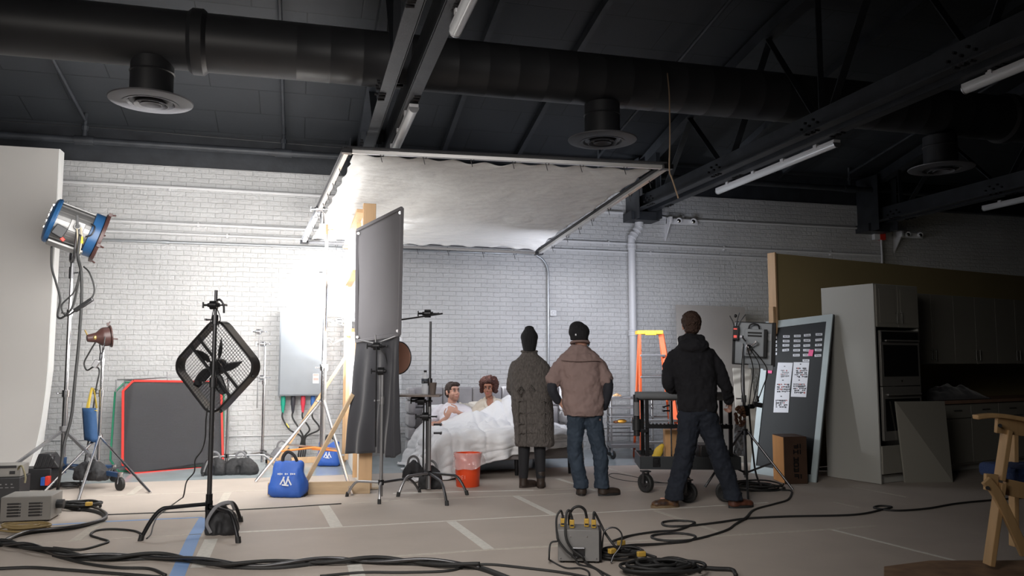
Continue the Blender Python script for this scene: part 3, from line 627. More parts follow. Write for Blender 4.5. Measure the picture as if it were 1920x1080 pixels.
m = MB(T); m.lathe([(.11, .105), (.155, .108), (.16, .125), (.115, .13)], axis=(1, 0, 0), seg=30, closed=True); m.box((.1, 0, .17), (.03, .02, .05)); m.cyl((.1, 0, .16), (.13, 0, .21), .008, 6); m.cyl((.13, -.05, -.04), (.2, -.06, -.05), .009, 6); m.build('front_ring', brown_m, r)
m = MB(T); m.lathe([(.11, .11), (.06, .125), (.0, .13)], axis=(1, 0, 0), seg=24); m.build('lens', tube_lens, r)
m = MB(T); m.tube(smooth_path([V(.02, -.15, .0), V(.0, -.17, -.1), V(-.01, -.1, -.2), V(-.02, 0, -.23), V(-.01, .1, -.2), V(.0, .16, -.1), V(.02, .15, 0)]), .008, 8); m.cyl((-.02, 0, -.22), (-.04, 0, -.33), .018, 10); m.build('yoke', dsteel, r)
m = MB(T); m.ell((-.09, -.06, .0), (.025, .02, .03)); m.cyl((-.17, 0, .03), (-.2, 0, .12), .01, 8); m.build('brass_fitting', mat('brass', (.55, .40, .15), .3, .8), r)
Z2 = depth(g2) - .05
cable('light_head_cable', [W(180, 640, Z2), W(168, 660, Z2), W(158, 680, Z2), W(163, 694, Z2), W(175, 688, Z2), W(184, 690, Z2 + .05), W(186, 700, Z2), W(180, 730, Z2), W(170, 800, Z2), W(158, 870, Z2), W(150, 905, Z2), G(150, 935) + UP * .02, G(140, 948) + UP * .02], .009, 'thin grey cable running from the small brown light down its tripod')
m = MB(); m.box(W(180, 682, Z2 - .03), (.06, .06, .09), R=Matrix.Rotation(.5, 3, 'Y')); m.build('cable_switch', steel, label='small grey inline switch below the brown spotlight', cat='switch', bevel=.006)

Zb = depth(g2) - .09
r = root('cloth_bag', W(170, 825, Zb), 'blue cloth bag with yellow straps hanging on the tripod stand', 'bag')
m = MB(); 
def bg(s, t):
    u = 154 + 26 * s + (1 - t) * (4 - 0 * s); v = 825 - 60 * t - (0 if t < .99 else 0) + 6 * s * (1 - t); return W(u, v, Zb + .03 * sin(pi * s) * (1 - t * .5))
m.grid(bg, 8, 8); 
vs = len(m.v); m.grid(lambda s, t: W(154 + 26 * s + (1 - t) * (4 - 0 * s), 825 - 60 * t + 6 * s * (1 - t), Zb - .06 * sin(pi * min(max(s, .02), .98)) * (1.1 - t * .6)), 8, 8)
m.build('bag_cloth', mat('blue_canvas', (.02, .065, .16), .8, bump=.3, bscale=20), r, solid=.006, smooth=180)
m = MB(); m.tube([W(160, 766, Zb), W(182, 770, Zb)], .018, 8, flat=.3)
m.tube(smooth_path([W(163, 765, Zb), W(168, 745, Zb), W(173, 728, Zb), W(178, 745, Zb), W(180, 766, Zb)]), .013, 8, flat=.35); m.tube(smooth_path([W(166, 765, Zb - .02), W(171, 735, Zb - .02), W(176, 731, Zb - .02), W(182, 765, Zb - .02)]), .011, 8, flat=.35); m.build('yellow_straps', mat('yellow_webbing', (.55, .40, .06), .8), r)
m = MB(); m.cyl(W(171, 728, Zb), W(182, 731, Zb + .12), .008, 8); m.build('hanging_hook', dsteel, r)

# ---- scrim frames leaning on the wall
def scrim(name, outer, Zs, col, lab, net_alpha, th=.013):
    P = [W(u, v, z) for (u, v), z in zip(outer, Zs)]
    b = V(sum(p.x for p in P) / len(P), sum(p.y for p in P) / len(P), min(p.z for p in P)); r = root(name, b, lab, 'scrim frame')
    m = MB(); n = len(P)
    for i in range(n): m.bar(P[i], P[(i + 1) % n], th * 2, th * 3.0, up=(0, 1, 0))
    m.build('cloth_edging', col, r, bevel=.003)
    m = MB(); cen = sum(P, Vector()) / n; m.prism([p.lerp(cen, .01) for p in P], (0, .003, 0)); m.build('net', net_alpha, r, smooth=0)
    return r
netm = mat('dark_scrim_net', (.045, .045, .050), .8, alpha=.72)
netg = mat('pale_scrim_net', (.20, .22, .22), .8, alpha=.35)
dl = depth(G(232, 888)); dr_ = depth(G(410, 874)); dlu, dru = dl + .35, dr_ + .28
r = scrim('scrim_frame', [(222, 884), (207, 862), (216, 735), (234, 717), (330, 716), (420, 722), (418, 866), (330, 880)], [dl + .06, dl + .08, dlu + .1, dlu + .2, dru, dru + .2, dr_ + .1, dl + .4], green_m, 'green edged scrim frame leaning on the brick wall behind the red one', netg, .011)
m = MB(); m.tube(smooth_path([W(220, 712, dlu + .1), W(260, 711, dlu + .12), W(330, 707, dlu + .2), W(420, 706, dru + .1)]), .008, 8); m.tube([W(217, 735, dlu), W(218, 712, dlu)], .008, 8); m.build('wire_frame', steel, r)
r = scrim('scrim_frame', [(250, 888), (230, 870), (231, 733), (250, 714), (397, 716), (415, 730), (418, 862), (404, 876)], [dl, dl, dlu - .05, dlu, dru, dru, dr_, dr_], mat('red_edging', (.70, .03, .02), .6), 'red edged scrim frame with dark net leaning on the brick wall', netm, .014)
m = MB(); m.tube([W(314, 716, dlu + .3), W(313, 697, dlu + .3)], .006, 8); m.tube([W(232, 735, dlu), W(233, 714, dlu), W(250, 713, dlu)], .007, 8); m.build('wire_frame', steel, r)

# ---- stands at the wall, behind the fan
gA = G(491, 872); r = root('grip_stand', gA, 'silver grip stand with two grip heads beside the grey electrical cabinet', 'light stand')
column(r, gA, [(.04, .019), (1.15, .015), (1.62, .012)], chrome)
zA = depth(gA)
grip_head(r, W(492, 708, zA), chrome); grip_head(r, W(493, 645, zA), chrome); 
m = MB(); m.cyl(W(487, 618, zA - .05), W(482, 765, zA - .05), .008, 8); m.build('grip_arm', steel, r); grip_head(r, W(485, 622, zA - .05), chrome)
for f in (G(440, 884), G(524, 890), G(500, 868)): c_leg(r, gA, f, .18, steel)
gB = G(424, 888); r = root('grip_stand', gB, 'plain grip stand pole behind the box fan, black sandbags on its legs', 'light stand')
column(r, gB, [(.03, .019), (1.2, .016), (1.25, .016)], chrome)
for f in (G(380, 893), G(520, 884), G(470, 872)): c_leg(r, gB, f, .22, steel)
sandbag('sandbag', G(402, 890), .30, .2, .24, sandbag_blk, 'black sandbag left of the pole behind the fan stand', waist=.3)
sandbag('sandbag', G(451, 889), .40, .2, .24, sandbag_blk, 'black sandbag right of the pole behind the fan stand, by the wall', waist=.35)
sandbag('sandbag', G(528, 868), .3, .2, .26, mat('grey_sandbag', (.17, .17, .18), .8, bump=.4, bscale=10), 'grey sandbag on the floor under the grey electrical cabinet')

# ================================================================== BOX FAN ON ITS STAND
gF = G(390, 1000); zF = depth(gF)
r = root('grip_stand', gF, 'black grip stand holding the box fan, one leg weighted with a black sandbag', 'light stand')
column(r, gF, [(.05, .020), (1.25, .0175), (1.78, .013), (2.02, .013)], dsteel)
m = MB(); m.cyl(gF + UP * .02, gF + UP * .32, .027, 16); m.build('base_sleeve', black, r)
c_leg(r, gF, G(263, 1015), .24, black, .016); c_leg(r, gF, G(447, 1019), .22, black, .016); c_leg(r, gF, gF + Fh * .45 + Rh * .12, .2, black, .016)
grip_head(r, W(401, 572, zF), black, Rh)
m = MB(); m.tube(smooth_path([W(402, 565, zF), W(412, 562, zF), W(419, 572, zF), W(420, 587, zF)]), .009, 8); m.build('hook_arm', black, r)
sandbag('sandbag', gF + Rh * .13 - Fh * .03, .24, .2, .24, sandbag_blk, 'black sandbag on the foot of the box fan stand', waist=.5,
        handle=[(-.06, -.1, .03), (-.09, -.11, .12), (-.02, -.1, .24), (.08, -.08, .27), (.10, -.02, .2)])

cF = W(407, 687, zF + .13); ya = radians(17)
xa = (Rh * cos(ya) - Fh * sin(ya)).normalized(); n_ = xa.cross(UP).normalized()    # n_ towards the camera side
q = radians(45 - 1); X = xa * cos(q) + UP * sin(q); Zz = -xa * sin(q) + UP * cos(q); T = frame(cF, X, -n_, Zz)
r = root('box_fan', cF - UP * .37, 'black square box fan hung corner up on the grip stand', 'fan')
def rsq(h, rad, n=6):
    out = []
    for cx, cz, a0 in ((h - rad, h - rad, 0), (-h + rad, h - rad, pi / 2), (-h + rad, -h + rad, pi), (h - rad, -h + rad, 3 * pi / 2)):
        out += [(cx + rad * cos(a0 + pi / 2 * i / n), cz + rad * sin(a0 + pi / 2 * i / n)) for i in range(n + 1)]
    return out
H_ = .315; m = MB(T); sq = rsq(H_, .125); sq2 = rsq(H_ - .020, .108); n = len(sq); vs = []; fs = []
for (a, b), yy in (((sq, 0), -.045), ((sq, 0), .055), ((sq2, 0), .055), ((sq2, 0), -.045)):
    vs += [(p[0], yy, p[1]) for p in a]
for k in range(4):
    for i in range(n): fs.append((k * n + i, k * n + (i + 1) % n, ((k + 1) % 4) * n + (i + 1) % n, ((k + 1) % 4) * n + i))
m.add(vs, fs); m.build('shroud', mat('fan_shroud', (.030, .028, .027), .35), r, smooth=50)
for yy, nm in ((-.048, 'front_grille'), (.052, 'rear_grille')):
    m = MB(T); K = 26
    for i in range(1, K):
        t = -H_ + 2 * H_ * i / K; e = H_ - .012 - max(0, abs(t) - (H_ - .12)) * .75
        m.bar((t, yy, -e), (t, yy, e), .0019, .0019, up=(0, 1, 0)); m.bar((-e, yy, t), (e, yy, t), .0019, .0019, up=(0, 1, 0))
    m.tube([V(p[0], yy, p[1]) for p in rsq(H_ - .014, .112)], .005, 6, closed=True)
    m.build(nm, black_pl, r, smooth=0)
m = MB(T)
for s in (-.05, .05): m.bar((s, -.042, -H_ + .02), (s, -.042, H_ - .02), .012, .024, up=(1, 0, 0))
m.build('motor_bracket', black_pl, r)
m = MB(T); m.lathe([(.02, -.03), (.06, -.025), (.068, .0), (.07, .045), (.05, .05)], axis=(0, 1, 0), seg=28); m.build('motor', black_pl, r)
for k in range(5):
    a0 = 2 * pi * k / 5 + .35; m = MB(T)
    def bl(s, t, a0=a0):
        rr = .05 + .205 * t; wd = (.22 + .42 * sin(pi * min(t * .9 + .08, 1)) ** .8) * (.12 / max(rr, .10)); a = a0 + (s - .5) * wd + .25 * t
        return V(rr * cos(a), -.025 + (s - .5) * .05, rr * sin(a))
    m.grid(bl, 5, 8); m.build('blade', black_pl, r, solid=.004, smooth=180)
m = MB(T); m.cyl((-.2, -.05, .0), (-.2, -.07, .0), .02, 16); m.build('speed_knob', black_pl, r)
m = MB(T); m.cyl((H_ - .1, -.02, -H_ - .0), (H_ - .1, -.02, -H_ - .015), .014, 8); m.cyl((-H_ + .1, -.02, -H_), (-H_ + .1, -.02, -H_ - .015), .014, 8); m.build_each('rubber_foot', rubber, r)
tp = W(409, 612, zF + .08)
m = MB(); m.tube(smooth_path([tp, W(413, 596, zF - .03), W(403, 575, zF), W(396, 600, zF), W(388, 618, zF - .05)]), .004, 6); m.build('hanging_wire', black_pl, label='thin black wire tying the box fan to its stand', cat='wire')
cable('extension_cable', [W(389, 765, zF - .04), W(386, 790, zF - .03), W(385, 820, zF), W(378, 845, zF), W(366, 862, zF), W(364, 885, zF), W(350, 903, zF), W(344, 930, zF), G(337, 948) + UP * .06, G(300, 966) + UP * .01, G(288, 985) + UP * .008, G(283, 1003) + UP * .008, G(275, 1012) + UP * .01], .0055, 'thin black power cord trailing from the box fan to the floor')

# ================================================================== SILVER STAND UNDER THE CLOTH FRAME
gR = G(603, 893); zR = depth(gR)
r = root('tripod_stand', gR, 'tall silver stand lit by the big light, holding the overhead cloth frame', 'light stand')
column(r, gR, [(.30, .034), (1.35, .028), (2.55, .022), (3.12, .022)], chrome)
m = MB(); m.cyl(W(605, 420, zR), W(605, 400, zR), .032, 16); pin_knob(m, W(600, 408, zR), -Rh, 1.4); m.build('top_receiver', chrome, r)
grip_head(r, W(600, 392, zR), chrome, Rh, 1.3)
m = MB(); m.bar(W(613, 421, zR), W(613, 440, zR), .03, .05); pin_knob(m, W(615, 431, zR), Rh, 1.2); m.build('baby_plate', wood('block_wood', (.6, .42, .25)), r, bevel=.004)
tripod(r, gR, [G(479, 905), G(660, 930), gR + Fh * .55 + Rh * .15], .92, .35, chrome, .018)
m = MB(); m.tube([W(528, 846, zR - .45), W(590, 839, zR - .15), W(632, 845, zR - .1), W(585, 842, zR)], .012, 8); m.build('orange_strap', mat('orange_strap', (.75, .25, .05), .6), r)

# ================================================================== OVERHEAD CLOTH FRAME
c0, c1, c2, c3 = W(650, 284, 8.4), W(1250, 314, 8.4), W(1010, 475, 11.35), W(570, 454, 11.35)
r = root('overhead_cloth_frame', (c0 + c1 + c2 + c3) / 4, 'large white cloth stretched in a square metal frame over the bed set', 'diffusion frame')
silver = mat('frame_aluminium', (.62, .61, .60), .35, .6)
for a, b in ((c0, c1), (c1, c2), (c2, c3), (c3, c0)):
    m = MB(); m.bar(a, b, .05, .04); t = m.build('frame_tube', silver if a is not c2 else dsteel, r, bevel=.003)  # far tube takes dark steel, its shadow put into the colour
    m = MB(); n = 8
    for i in range(1, n):
        p = a.lerp(b, i / n + .02 * sin(i * 5)); m.tube([p + UP * .03, p - UP * .03, p - UP * .04 + Rh * .03, p + UP * .01 + Rh * .04], .005, 5); m.tube([p - UP * .02, p - UP * .10 + Rh * .02], .004, 5)
    m.build_each('tie_cord', black_pl, t)
    m = MB(); m.bar(a + UP * .045, b + UP * .045, .075, .012); m.build('black_edging', cloth_blk, t, smooth=0)
for p in (c0, c1, c2, c3): m = MB(); m.box(p, (.11, .11, .05)); m.build('corner_joint', black, r, bevel=.004)
cloth = mat('white_bounce_cloth', (.74, .735, .72), .75, bump=1.0, bscale=6, stretch=(1, 2.2, 1))
m = MB(); cc = (c0 + c1 + c2 + c3) / 4
def rag(s, t):
    s2 = .028 + .944 * s; t2 = .04 + .93 * t
    a = c0.lerp(c1, s2); b = c3.lerp(c2, s2); p = a.lerp(b, t2)
    p = p - UP * (.10 * sin(pi * s) * sin(pi * t)); e = min(s, 1 - s, t, 1 - t)
    # cloth edge scallops between its ties and shallow creases
    ed = max(0, 1 - e * 14); sc = .025 * abs(sin(pi * (s if (t < .07 or t > .93) else t) * 9)) * ed
    p = p + (cc - p).normalized() * sc
    k = noise.noise(V(s * 5 + .2, t * 5, 1.3)); k2 = noise.ridged_multi_fractal(V(s * 3.2, t * 3.2, 4.1), 1, 2, 4, 1, 2)
    p += UP * (.014 * k + .016 * k2 + .015 * ed * sin(s * 60) * sin(t * 63 + 1)); return p
m.grid(rag, 150, 110); m.build('white_cloth', cloth, r, smooth=180, solid=.003)

# ================================================================== WOODEN FLAT (side of the bed set)
fx, fy0, fy1, fz = .665, 8.95, 11.95, 3.07
r = root('wooden_flat', (fx, 10.4, 0), 'tall wooden framed wall flat seen edge on, with braces, left of the bed', 'wall flat')
m = MB(); m.lohi((fx - .02, fy0 - .045, .05), (fx + .12, fy0 + .045, fz + .10)); m.build('front_post', pine, r, bevel=.004)
wy0, wy1, wz0, wz1 = 9.55, 11.15, 1.80, 2.45
for a, b, mt_ in (((fx + .0, fy0 + .045, .05), (fx + .012, wy0, fz), 0), ((fx, wy1, .05), (fx + .012, fy1, fz), 0), ((fx, wy0, .05), (fx + .012, wy1, wz0), 0), ((fx, wy0, wz1), (fx + .012, wy1, fz), 0)):
    m = MB(); m.lohi(a, b); m.build('skin_panel', luan_white, r, smooth=0)
for y in (9.5, 11.2, 11.9): m = MB(); m.lohi((fx - .05, y - .02, .09), (fx - .001, y + .02, fz - .02)); m.build('stud', pine, r, bevel=.003)
m = MB(); m.lohi((fx - .09, fy0, fz - .0), (fx - .001, fy1, fz + .04)); m.build('top_plate', pine, r, bevel=.003)
m = MB(); m.lohi((fx - .09, wy0 - .05, wz0 - .04), (fx - .001, wy1 + .05, wz0)); m.lohi((fx - .09, wy0 - .05, wz1), (fx - .001, wy1 + .05, wz1 + .04)); m.build('window_rail', pine, r, bevel=.003)
a = G(502, 929); b = G(694, 926)
m = MB(); m.bar(a + UP * .07, b + UP * .07, .04, .13); m.build('base_board', pine_g, r, bevel=.003)
m = MB(); m.bar(a + UP * .02 + Fh * .15, b + UP * .02 + Fh * .5, .45, .02); m.build('base_plywood', ply, r, smooth=0)
m = MB(); m.bar(G(571, 925) + UP * .10, W(662, 738, depth(b) + .05), .04, .14, up=(0, 1, 0)); m.build('diagonal_brace', pine_g, r, bevel=.003)
g0 = V(-.15, 11.8, 0)
m = MB(); m.bar(V(-.25, 11.75, .06), V(fx - .02, 11.75, 1.5), .04, .14, up=(0, 1, 0)); m.bar(V(-.4, 11.75, .04), V(fx, 11.75, .04), .05, .08); m.build('rear_brace', pine, r, bevel=.003)
m = MB(); m.tube([V(fx - .1, 10.9, 1.9), V(fx - .28, 10.9, 1.95)], .012, 8); grip = m.build('clamp_bar', chrome, r); grip_head(r, V(fx - .16, 10.9, 1.95), chrome, Rh, 1.0, 'clamp')
m = MB(); m.tube([V(fx - .1, 10.95, 1.72), V(fx - .25, 10.95, 1.66), V(fx - .3, 10.95, 1.72)], .014, 8); m.build('hinge_clamp', steel, r)

def blue_sandbag(g, sc, lab, yaw=0, mirror=1):
    r = root('sandbag', g, lab, 'sandbag', 'blue sandbags with white print'); T = LF(g, yaw)
    m = MB(T); secs = []
    for z, w, d in ((.0, .14, .09), (.03, .185, .115), (.10, .18, .11), (.18, .155, .085), (.26, .13, .05), (.31, .135, .03), (.325, .13, .02)):
        secs.append((0, 0, z * sc, w * sc, d * sc, .7))
    m.loft(secs, 32, wob=.10, freq=1.2, seed=sc); m.build('bag', blue_bag, r, disp=((.05, .12), (.02, .05)), sub=1, smooth=180)
    m = MB(T); m.tube(smooth_path([V(-.06, 0, .29) * sc, V(-.055, -.01, .36) * sc, V(-.01, -.02, .405) * sc, V(.05, -.02, .37) * sc, V(.08, .0, .29) * sc]), .016 * sc, 8, flat=.4); m.build('handle', sandbag_blk, r)
    m = MB(T)   # unreadable white print: a short line of letters over a leaping figure pair
    yy = lambda z: -(.112 - max(0, z - .1) * .30) * sc - .012
    for i, k in enumerate((.014, .02, .012, 0, .016, .01, 0, .018, .014, .014)):
        if k: x = (-.075 + i * .0165) * sc; m.box((x, yy(.215), .215 * sc), (.011 * sc, .004, k * sc * .9))
    for x, z, w, h, a in ((-.035, .15, .012, .06, .5), (-.012, .15, .012, .07, -.3), (.012, .155, .012, .06, .3), (.035, .15, .012, .07, -.5), (0, .12, .06, .012, .1), (-.02, .185, .014, .014, 0), (.02, .188, .014, .014, 0)):
        m.box((x * sc, yy(z) - .002, z * sc), (w * sc, .006, h * sc), R=Matrix.Rotation(a, 3, 'Y'))
    m.build('white_print', white_print, r, smooth=0)
blue_sandbag(G(541, 931), 1.15, 'blue sandbag with white print and black handle leaning on the brace foot, in front')
blue_sandbag(V(.42, 11.35, 0), 1.0, 'blue sandbag with white print behind the silver stand legs, further back')
m = MB(); m.lohi((0, 0, 0), (.36, .12, .05), LF(G(508, 932))); m.build('equipment_pouch', sandbag_blk, label='flat black pouch under the front blue sandbag', cat='pouch', bevel=.015)

# ================================================================== FLOPPY FLAG AND ITS STAND
ga = G(714, 936); za = depth(ga)
r = root('grip_stand', ga, 'grip stand in front of the flat holding the big grey flag', 'light stand')
column(r, ga, [(.03, .0185), (1.02, .016), (1.30, .013)], steel)
for f in (G(650, 932), G(711, 946), G(787, 924)): c_leg(r, ga, f, .17, steel if f[0] < ga.x else dsteel, .0135)
grip_head(r, W(714, 696, za), black, Rh, 1.1); grip_head(r, W(706, 649, za), black, Rh, 1.1)
m = MB(); m.cyl(W(706, 650, za - .05), W(704, 838, za - .05), .008, 8); m.tube(smooth_path([W(709, 650, za), W(722, 665, za), W(727, 690, za), W(724, 720, za)]), .006, 6); m.build('grip_arm', black, r)
z0, z1 = 8.78, 8.30
A, B, Cc, Dd = W(670, 432, z0), W(754, 390, z1), W(749, 628, z1), W(668, 640, z0)
r = root('flag_panel', (Cc + Dd) / 2 - UP * 1.2, 'big grey cloth flag on a wire frame with its black flap hanging down', 'flag')
m = MB()
m.tube([A, B, Cc, Dd], .011, 8, closed=True); m.tube([Dd + UP * .02, W(706, 644, (z0 + z1) / 2 - .1), Cc - UP * .0], .008, 8); m.tube([W(704, 628, za), W(705, 650, za)], .008, 8); m.build('wire_frame', steel, r)
def fl(s, t):
    p = A.lerp(B, s).lerp(Dd.lerp(Cc, s), t); e = min(s, 1 - s, t, 1 - t)
    n_ = (B - A).cross(Dd - A).normalized(); return p + n_ * (.012 * noise.noise(V(s * 3, t * 3, 2)) + .012 * max(0, 1 - e * 10))
m = MB(); m.grid(fl, 30, 40); m.build('flag_cloth', flag_grey, r, smooth=180, solid=.004)
m = MB()
for a, b in ((A, B), (B, Cc), (Cc, Dd), (Dd, A)): m.bar(a, b, .035, .035)
m.build('sewn_edging', flag_grey, r, bevel=.006)
m = MB()
for p, q in ((A, V(.03, 0, -.08)), (B, V(-.04, 0, -.10)), (Cc, V(-.04, 0, .06)), (Dd, V(.03, 0, .06))): m.cyl(p.lerp((A + Cc) / 2, .07) - Fh * .03, p.lerp((A + Cc) / 2, .07) - Fh * .015, .016, 12)
m.build_each('grommet', chrome, r)
n_ = (B - A).cross(Dd - A).normalized()
if n_.dot(Fh) > 0: n_ = -n_
E1, E2 = W(655, 850, z0 + .05), W(747, 850, z1 - .02)
def flap(s, t):
    top = Dd.lerp(Cc, s); bot = E1.lerp(E2, s); 
    if s > .8: bot = bot - UP * (.045 * sin((s - .8) / .2 * pi))
    p = top.lerp(bot, t)
    f = .05 * sin(s * 9 + .6) * t + .035 * sin(s * 21 + 2 * t) * t ** .7 + .02 * noise.noise(V(s * 4, t * 3, 7))
    if .86 < s < .93: f -= .05 * t
    return p + n_ * f
m = MB(); m.grid(flap, 70, 40); m.build('hanging_flap', cloth_blk, r, 'black cloth flap hanging in folds', smooth=180, solid=.004)

# ================================================================== TABLE STAND WITH BOTTLE AND CUP
gt = G(804, 922); zt = depth(gt)
r = root('grip_stand', gt, 'grip stand beside the orange bucket, with a clamped tray and cross arm', 'light stand')
column(r, gt, [(.03, .021), (.92, .017)], steel)
column(r, gt + Fh * .02, [(.5, .017), (1.20, .013), (1.86, .013)], dsteel)
m = MB(); m.cyl(W(802, 752, zt), W(802, 915, zt), .023, 14); m.build('base_sleeve', dsteel, r)
for f in (G(746, 932), G(838, 949), G(876, 929)): c_leg(r, gt, f, .20, steel if f[0] < gt.x else dsteel, .0145)
grip_head(r, W(789, 752, zt - .02), black, Rh, 1.2); grip_head(r, W(798, 781, zt - .02), black, Rh, 1.2); grip_head(r, W(802, 588, zt), black, Rh, 1.2)
m = MB(); pin_knob(m, W(813, 796, zt), Rh, 1.6); pin_knob(m, W(813, 812, zt), Rh, 1.6); m.build_each('clamp_knob', black, r)
m = MB(); m.cyl(W(795, 745, zt - .05), W(793, 893, zt - .05), .009, 8); m.build('grip_arm', black, r)
m = MB(); m.cyl(W(830, 588, zt - .05), W(735, 602, zt - .05), .009, 8); m.build('cross_arm', black, r)
tz = W(788, 741, zt).z; tc = W(788, 741, zt); T = LF(V(tc.x, tc.y, tz))
m = MB(T); m.lohi((-.24, -.18, -.012), (.23, .20, .008)); m.build('tray', wood('tray_board', (.20, .155, .13), .8), r, bevel=.003)
m = MB(T); m.lohi((-.1, -.03, -.04), (.05, .03, -.012)); m.build('tray_bracket', black, r)
bo = T @ V(.045, .07, .008)
r = root('water_bottle', bo, 'clear plastic water bottle with a dark label on the tray', 'bottle')
m = MB(); m.lathe([(.0, 0), (.034, 0), (.040, .01), (.040, .08), (.037, .095), (.040, .11), (.040, .17), (.034, .20), (.016, .235), (.015, .245)], bo, seg=28); m.build('bottle_body', mat('bottle_plastic', (.9, .93, .96), .08, alpha=.38, spec=.8), r)
m = MB(); m.lathe([(.0415, .12), (.0415, .172)], bo, seg=28); m.build('label_band', mat('bottle_label', (.07, .08, .10), .5), r)
m = MB(); m.lathe([(.017, .242), (.017, .264), (.0, .264)], bo, seg=20); m.build('cap', black_pl, r)
co = T @ V(.135, .02, .008)
m = MB(); m.lathe([(.0, 0), (.030, 0), (.036, .05), (.044, .125), (.047, .13), (.041, .125), (.034, .05), (.028, .004), (0, .004)], co, seg=28); m.build('paper_cup', mat('brown_paper_cup', (.15, .12, .105), .6), label='dark brown paper cup on the tray beside the bottle', cat='cup', base=co)
sandbag('sandbag', G(775, 900), .24, .22, .24, sandbag_blk, 'black sandbag on the left foot of the tray stand', waist=.5)
sandbag('sandbag', gt - Fh * .0 - Rh * .0 + Fh * .22, .26, .2, .26, sandbag_blk, 'black sandbag behind the tray stand pole, near the duvet', waist=.5)
cp = W(747, 671, zt + .05); 
m = MB(); m.lathe([(.0, -.02), (.10, -.015), (.17, 0), (.182, .012), (.175, .016), (.10, 0), (0, -.006)], cp, (-Fh * .85 - Rh * .5), 40)
r = root('reflector_disc', cp - UP * .18, 'round copper coloured reflector half hidden behind the grey flag', 'reflector'); m.build('dish', mat('copper_cloth', (.50, .27, .20), .5, .25), r)
m = MB(); m.tube([cp + (UP * cos(a) + (Rh * .86 - Fh * .5) * sin(a)) * .18 - Fh * .02 for a in [2 * pi * i / 40 for i in range(40)]], .006, 6, closed=True); m.build('rim', black_pl, r)
m = MB(); m.cyl(cp + Fh * .03, cp + Fh * .03 + UP * .30, .006, 6); m.build('hanger_rod', black, r)

# ---- orange bucket
gb = G(877, 912)
r = root('bucket', gb, 'bright orange plastic bucket lined with a clear bag in front of the bed', 'bucket')
m = MB(); m.lathe([(.0, 0), (.125, 0), (.132, .01), (.150, .33), (.158, .335), (.158, .345), (.152, .35), (.158, .36), (.158, .375), (.150, .375), (.128, .015), (0, .012)], gb, seg=48); m.build('bucket_shell', orange_b, r)
def bag(s, t):
    a = 2 * pi * s; h = .388 - .16 * t - .04 * t * noise.noise(V(cos(a) * 1.5, sin(a) * 1.5, 3)); rr = .162 + .018 * t + .010 * noise.noise(V(cos(a) * 4, sin(a) * 4, t * 3)) + (.03 * t if cos(a - .2) > .3 else 0)
    return gb + Rh * (cos(a) * rr) + Fh * (sin(a) * rr) + UP * (h + .03 * t * cos(a))
m = MB(); m.grid(bag, 60, 12); m.build('bag_liner', bagm, r, smooth=180)
m = MB()   # raised lettering fragment on the side, as far as it can be read: "PE..."
T = LF(gb + UP * .12 - Fh * .139 - Rh * .07, 0)
tw = lambda x, z, w, h: m.box((x, 0, z), (w, .006, h), T=T)
tw(-.03, 0, .006, .04); tw(-.018, .018, .02, .006); tw(-.008, .01, .006, .014); tw(-.018, .0, .02, .006)
tw(.008, 0, .006, .04); tw(.018, .018, .018, .006); tw(.018, 0, .014, .006); tw(.018, -.018, .018, .006); tw(.045, 0, .006, .04)
m.build('raised_lettering', mat('orange_letter', (.85, .30, .22), .4), r, smooth=0)
# ================================================================== BED
head_cloth = mat('grey_velvet', (.26, .25, .26), .8, var=.12, scale=3, bump=.15, bscale=30, sheen=.3)
linen = mat('white_linen', (.74, .74, .755), .75, bump=.9, bscale=5)
cream_linen = mat('cream_linen', (.70, .66, .59), .8, bump=.3, bscale=12)
hy = 11.42; bx0, bx1, by0 = 1.74, 3.40, 9.72
r = root('bed', ((bx0 + bx1) / 2, 10.6, 0), 'large bed with a tall grey tufted wraparound headboard', 'bed')
m = MB(); m.lohi((1.50, hy + .06, .12), (3.78, hy + .14, 1.04)); m.build('headboard_frame', head_cloth, r, bevel=.02)
for i in range(10):
    x0 = 1.56 + i * .217
    for j in range(3):
        z0 = .16 + j * .30; m = MB(); m.lohi((x0 + .003, hy - .01, z0 + .003), (x0 + .214, hy + .10, z0 + (.297 if j < 2 else .29)))
        m.build('tufted_cushion', head_cloth, r, bevel=.028)
for s, xw in ((-1, 1.50), (1, 3.78)):
    for k in range(5):
        z0 = .15 + k * .18; m = MB(); o = .0 if k < 4 else .05
        m.lohi((xw - .035, hy - .32 + o, z0 + .003), (xw + .06, hy + .09, z0 + .177)); m.build('wing_cushion', head_cloth, r, bevel=.032)
m = MB(); m.lohi((bx0, by0, .20), (bx1, hy, .36)); m.build('bed_frame', mat('grey_bed_frame', (.23, .21, .21), .8, bump=.1, bscale=40), r, bevel=.015)
for p in ((bx0 + .08, by0 + .06), (bx1 - .06, by0 + .05), (bx0 + .9, by0 + .05), (1.58, hy + .05), (bx1 - .05, hy), (2.25, 10.4), (2.9, 10.4)):
    m = MB(); m.cyl((p[0], p[1], .0), (p[0], p[1], .21), .022, 12, .03); m.build('leg', black, r)
m = MB(); m.lohi((bx0 + .02, by0 + .02, .36), (bx1 - .02, hy - .02, .50)); m.build('mattress', linen, r, bevel=.05)
def pillow(c, sx, sz, lab, yaw=0, rot=0.25, mt=linen):
    m = MB(LF(c, yaw) @ Matrix.Rotation(-rot, 4, 'X'))
    def pf(sgn):
        def f(s, t):
            a = 2 * s - 1; b = 2 * t - 1; e = max(0, (1 - a ** 4) * (1 - b ** 4)) ** .5
            return V(a * sx * (1 - .06 * b * b), sgn * .085 * e + .006 * noise.noise(V(a * 3, b * 3, 2)), b * sz * (1 - .06 * a * a))
        return f
    m.grid(pf(-1), 20, 14); m.grid(pf(1), 20, 14)
    return m.build('pillow', mt, label=lab, cat='pillow', smooth=180)
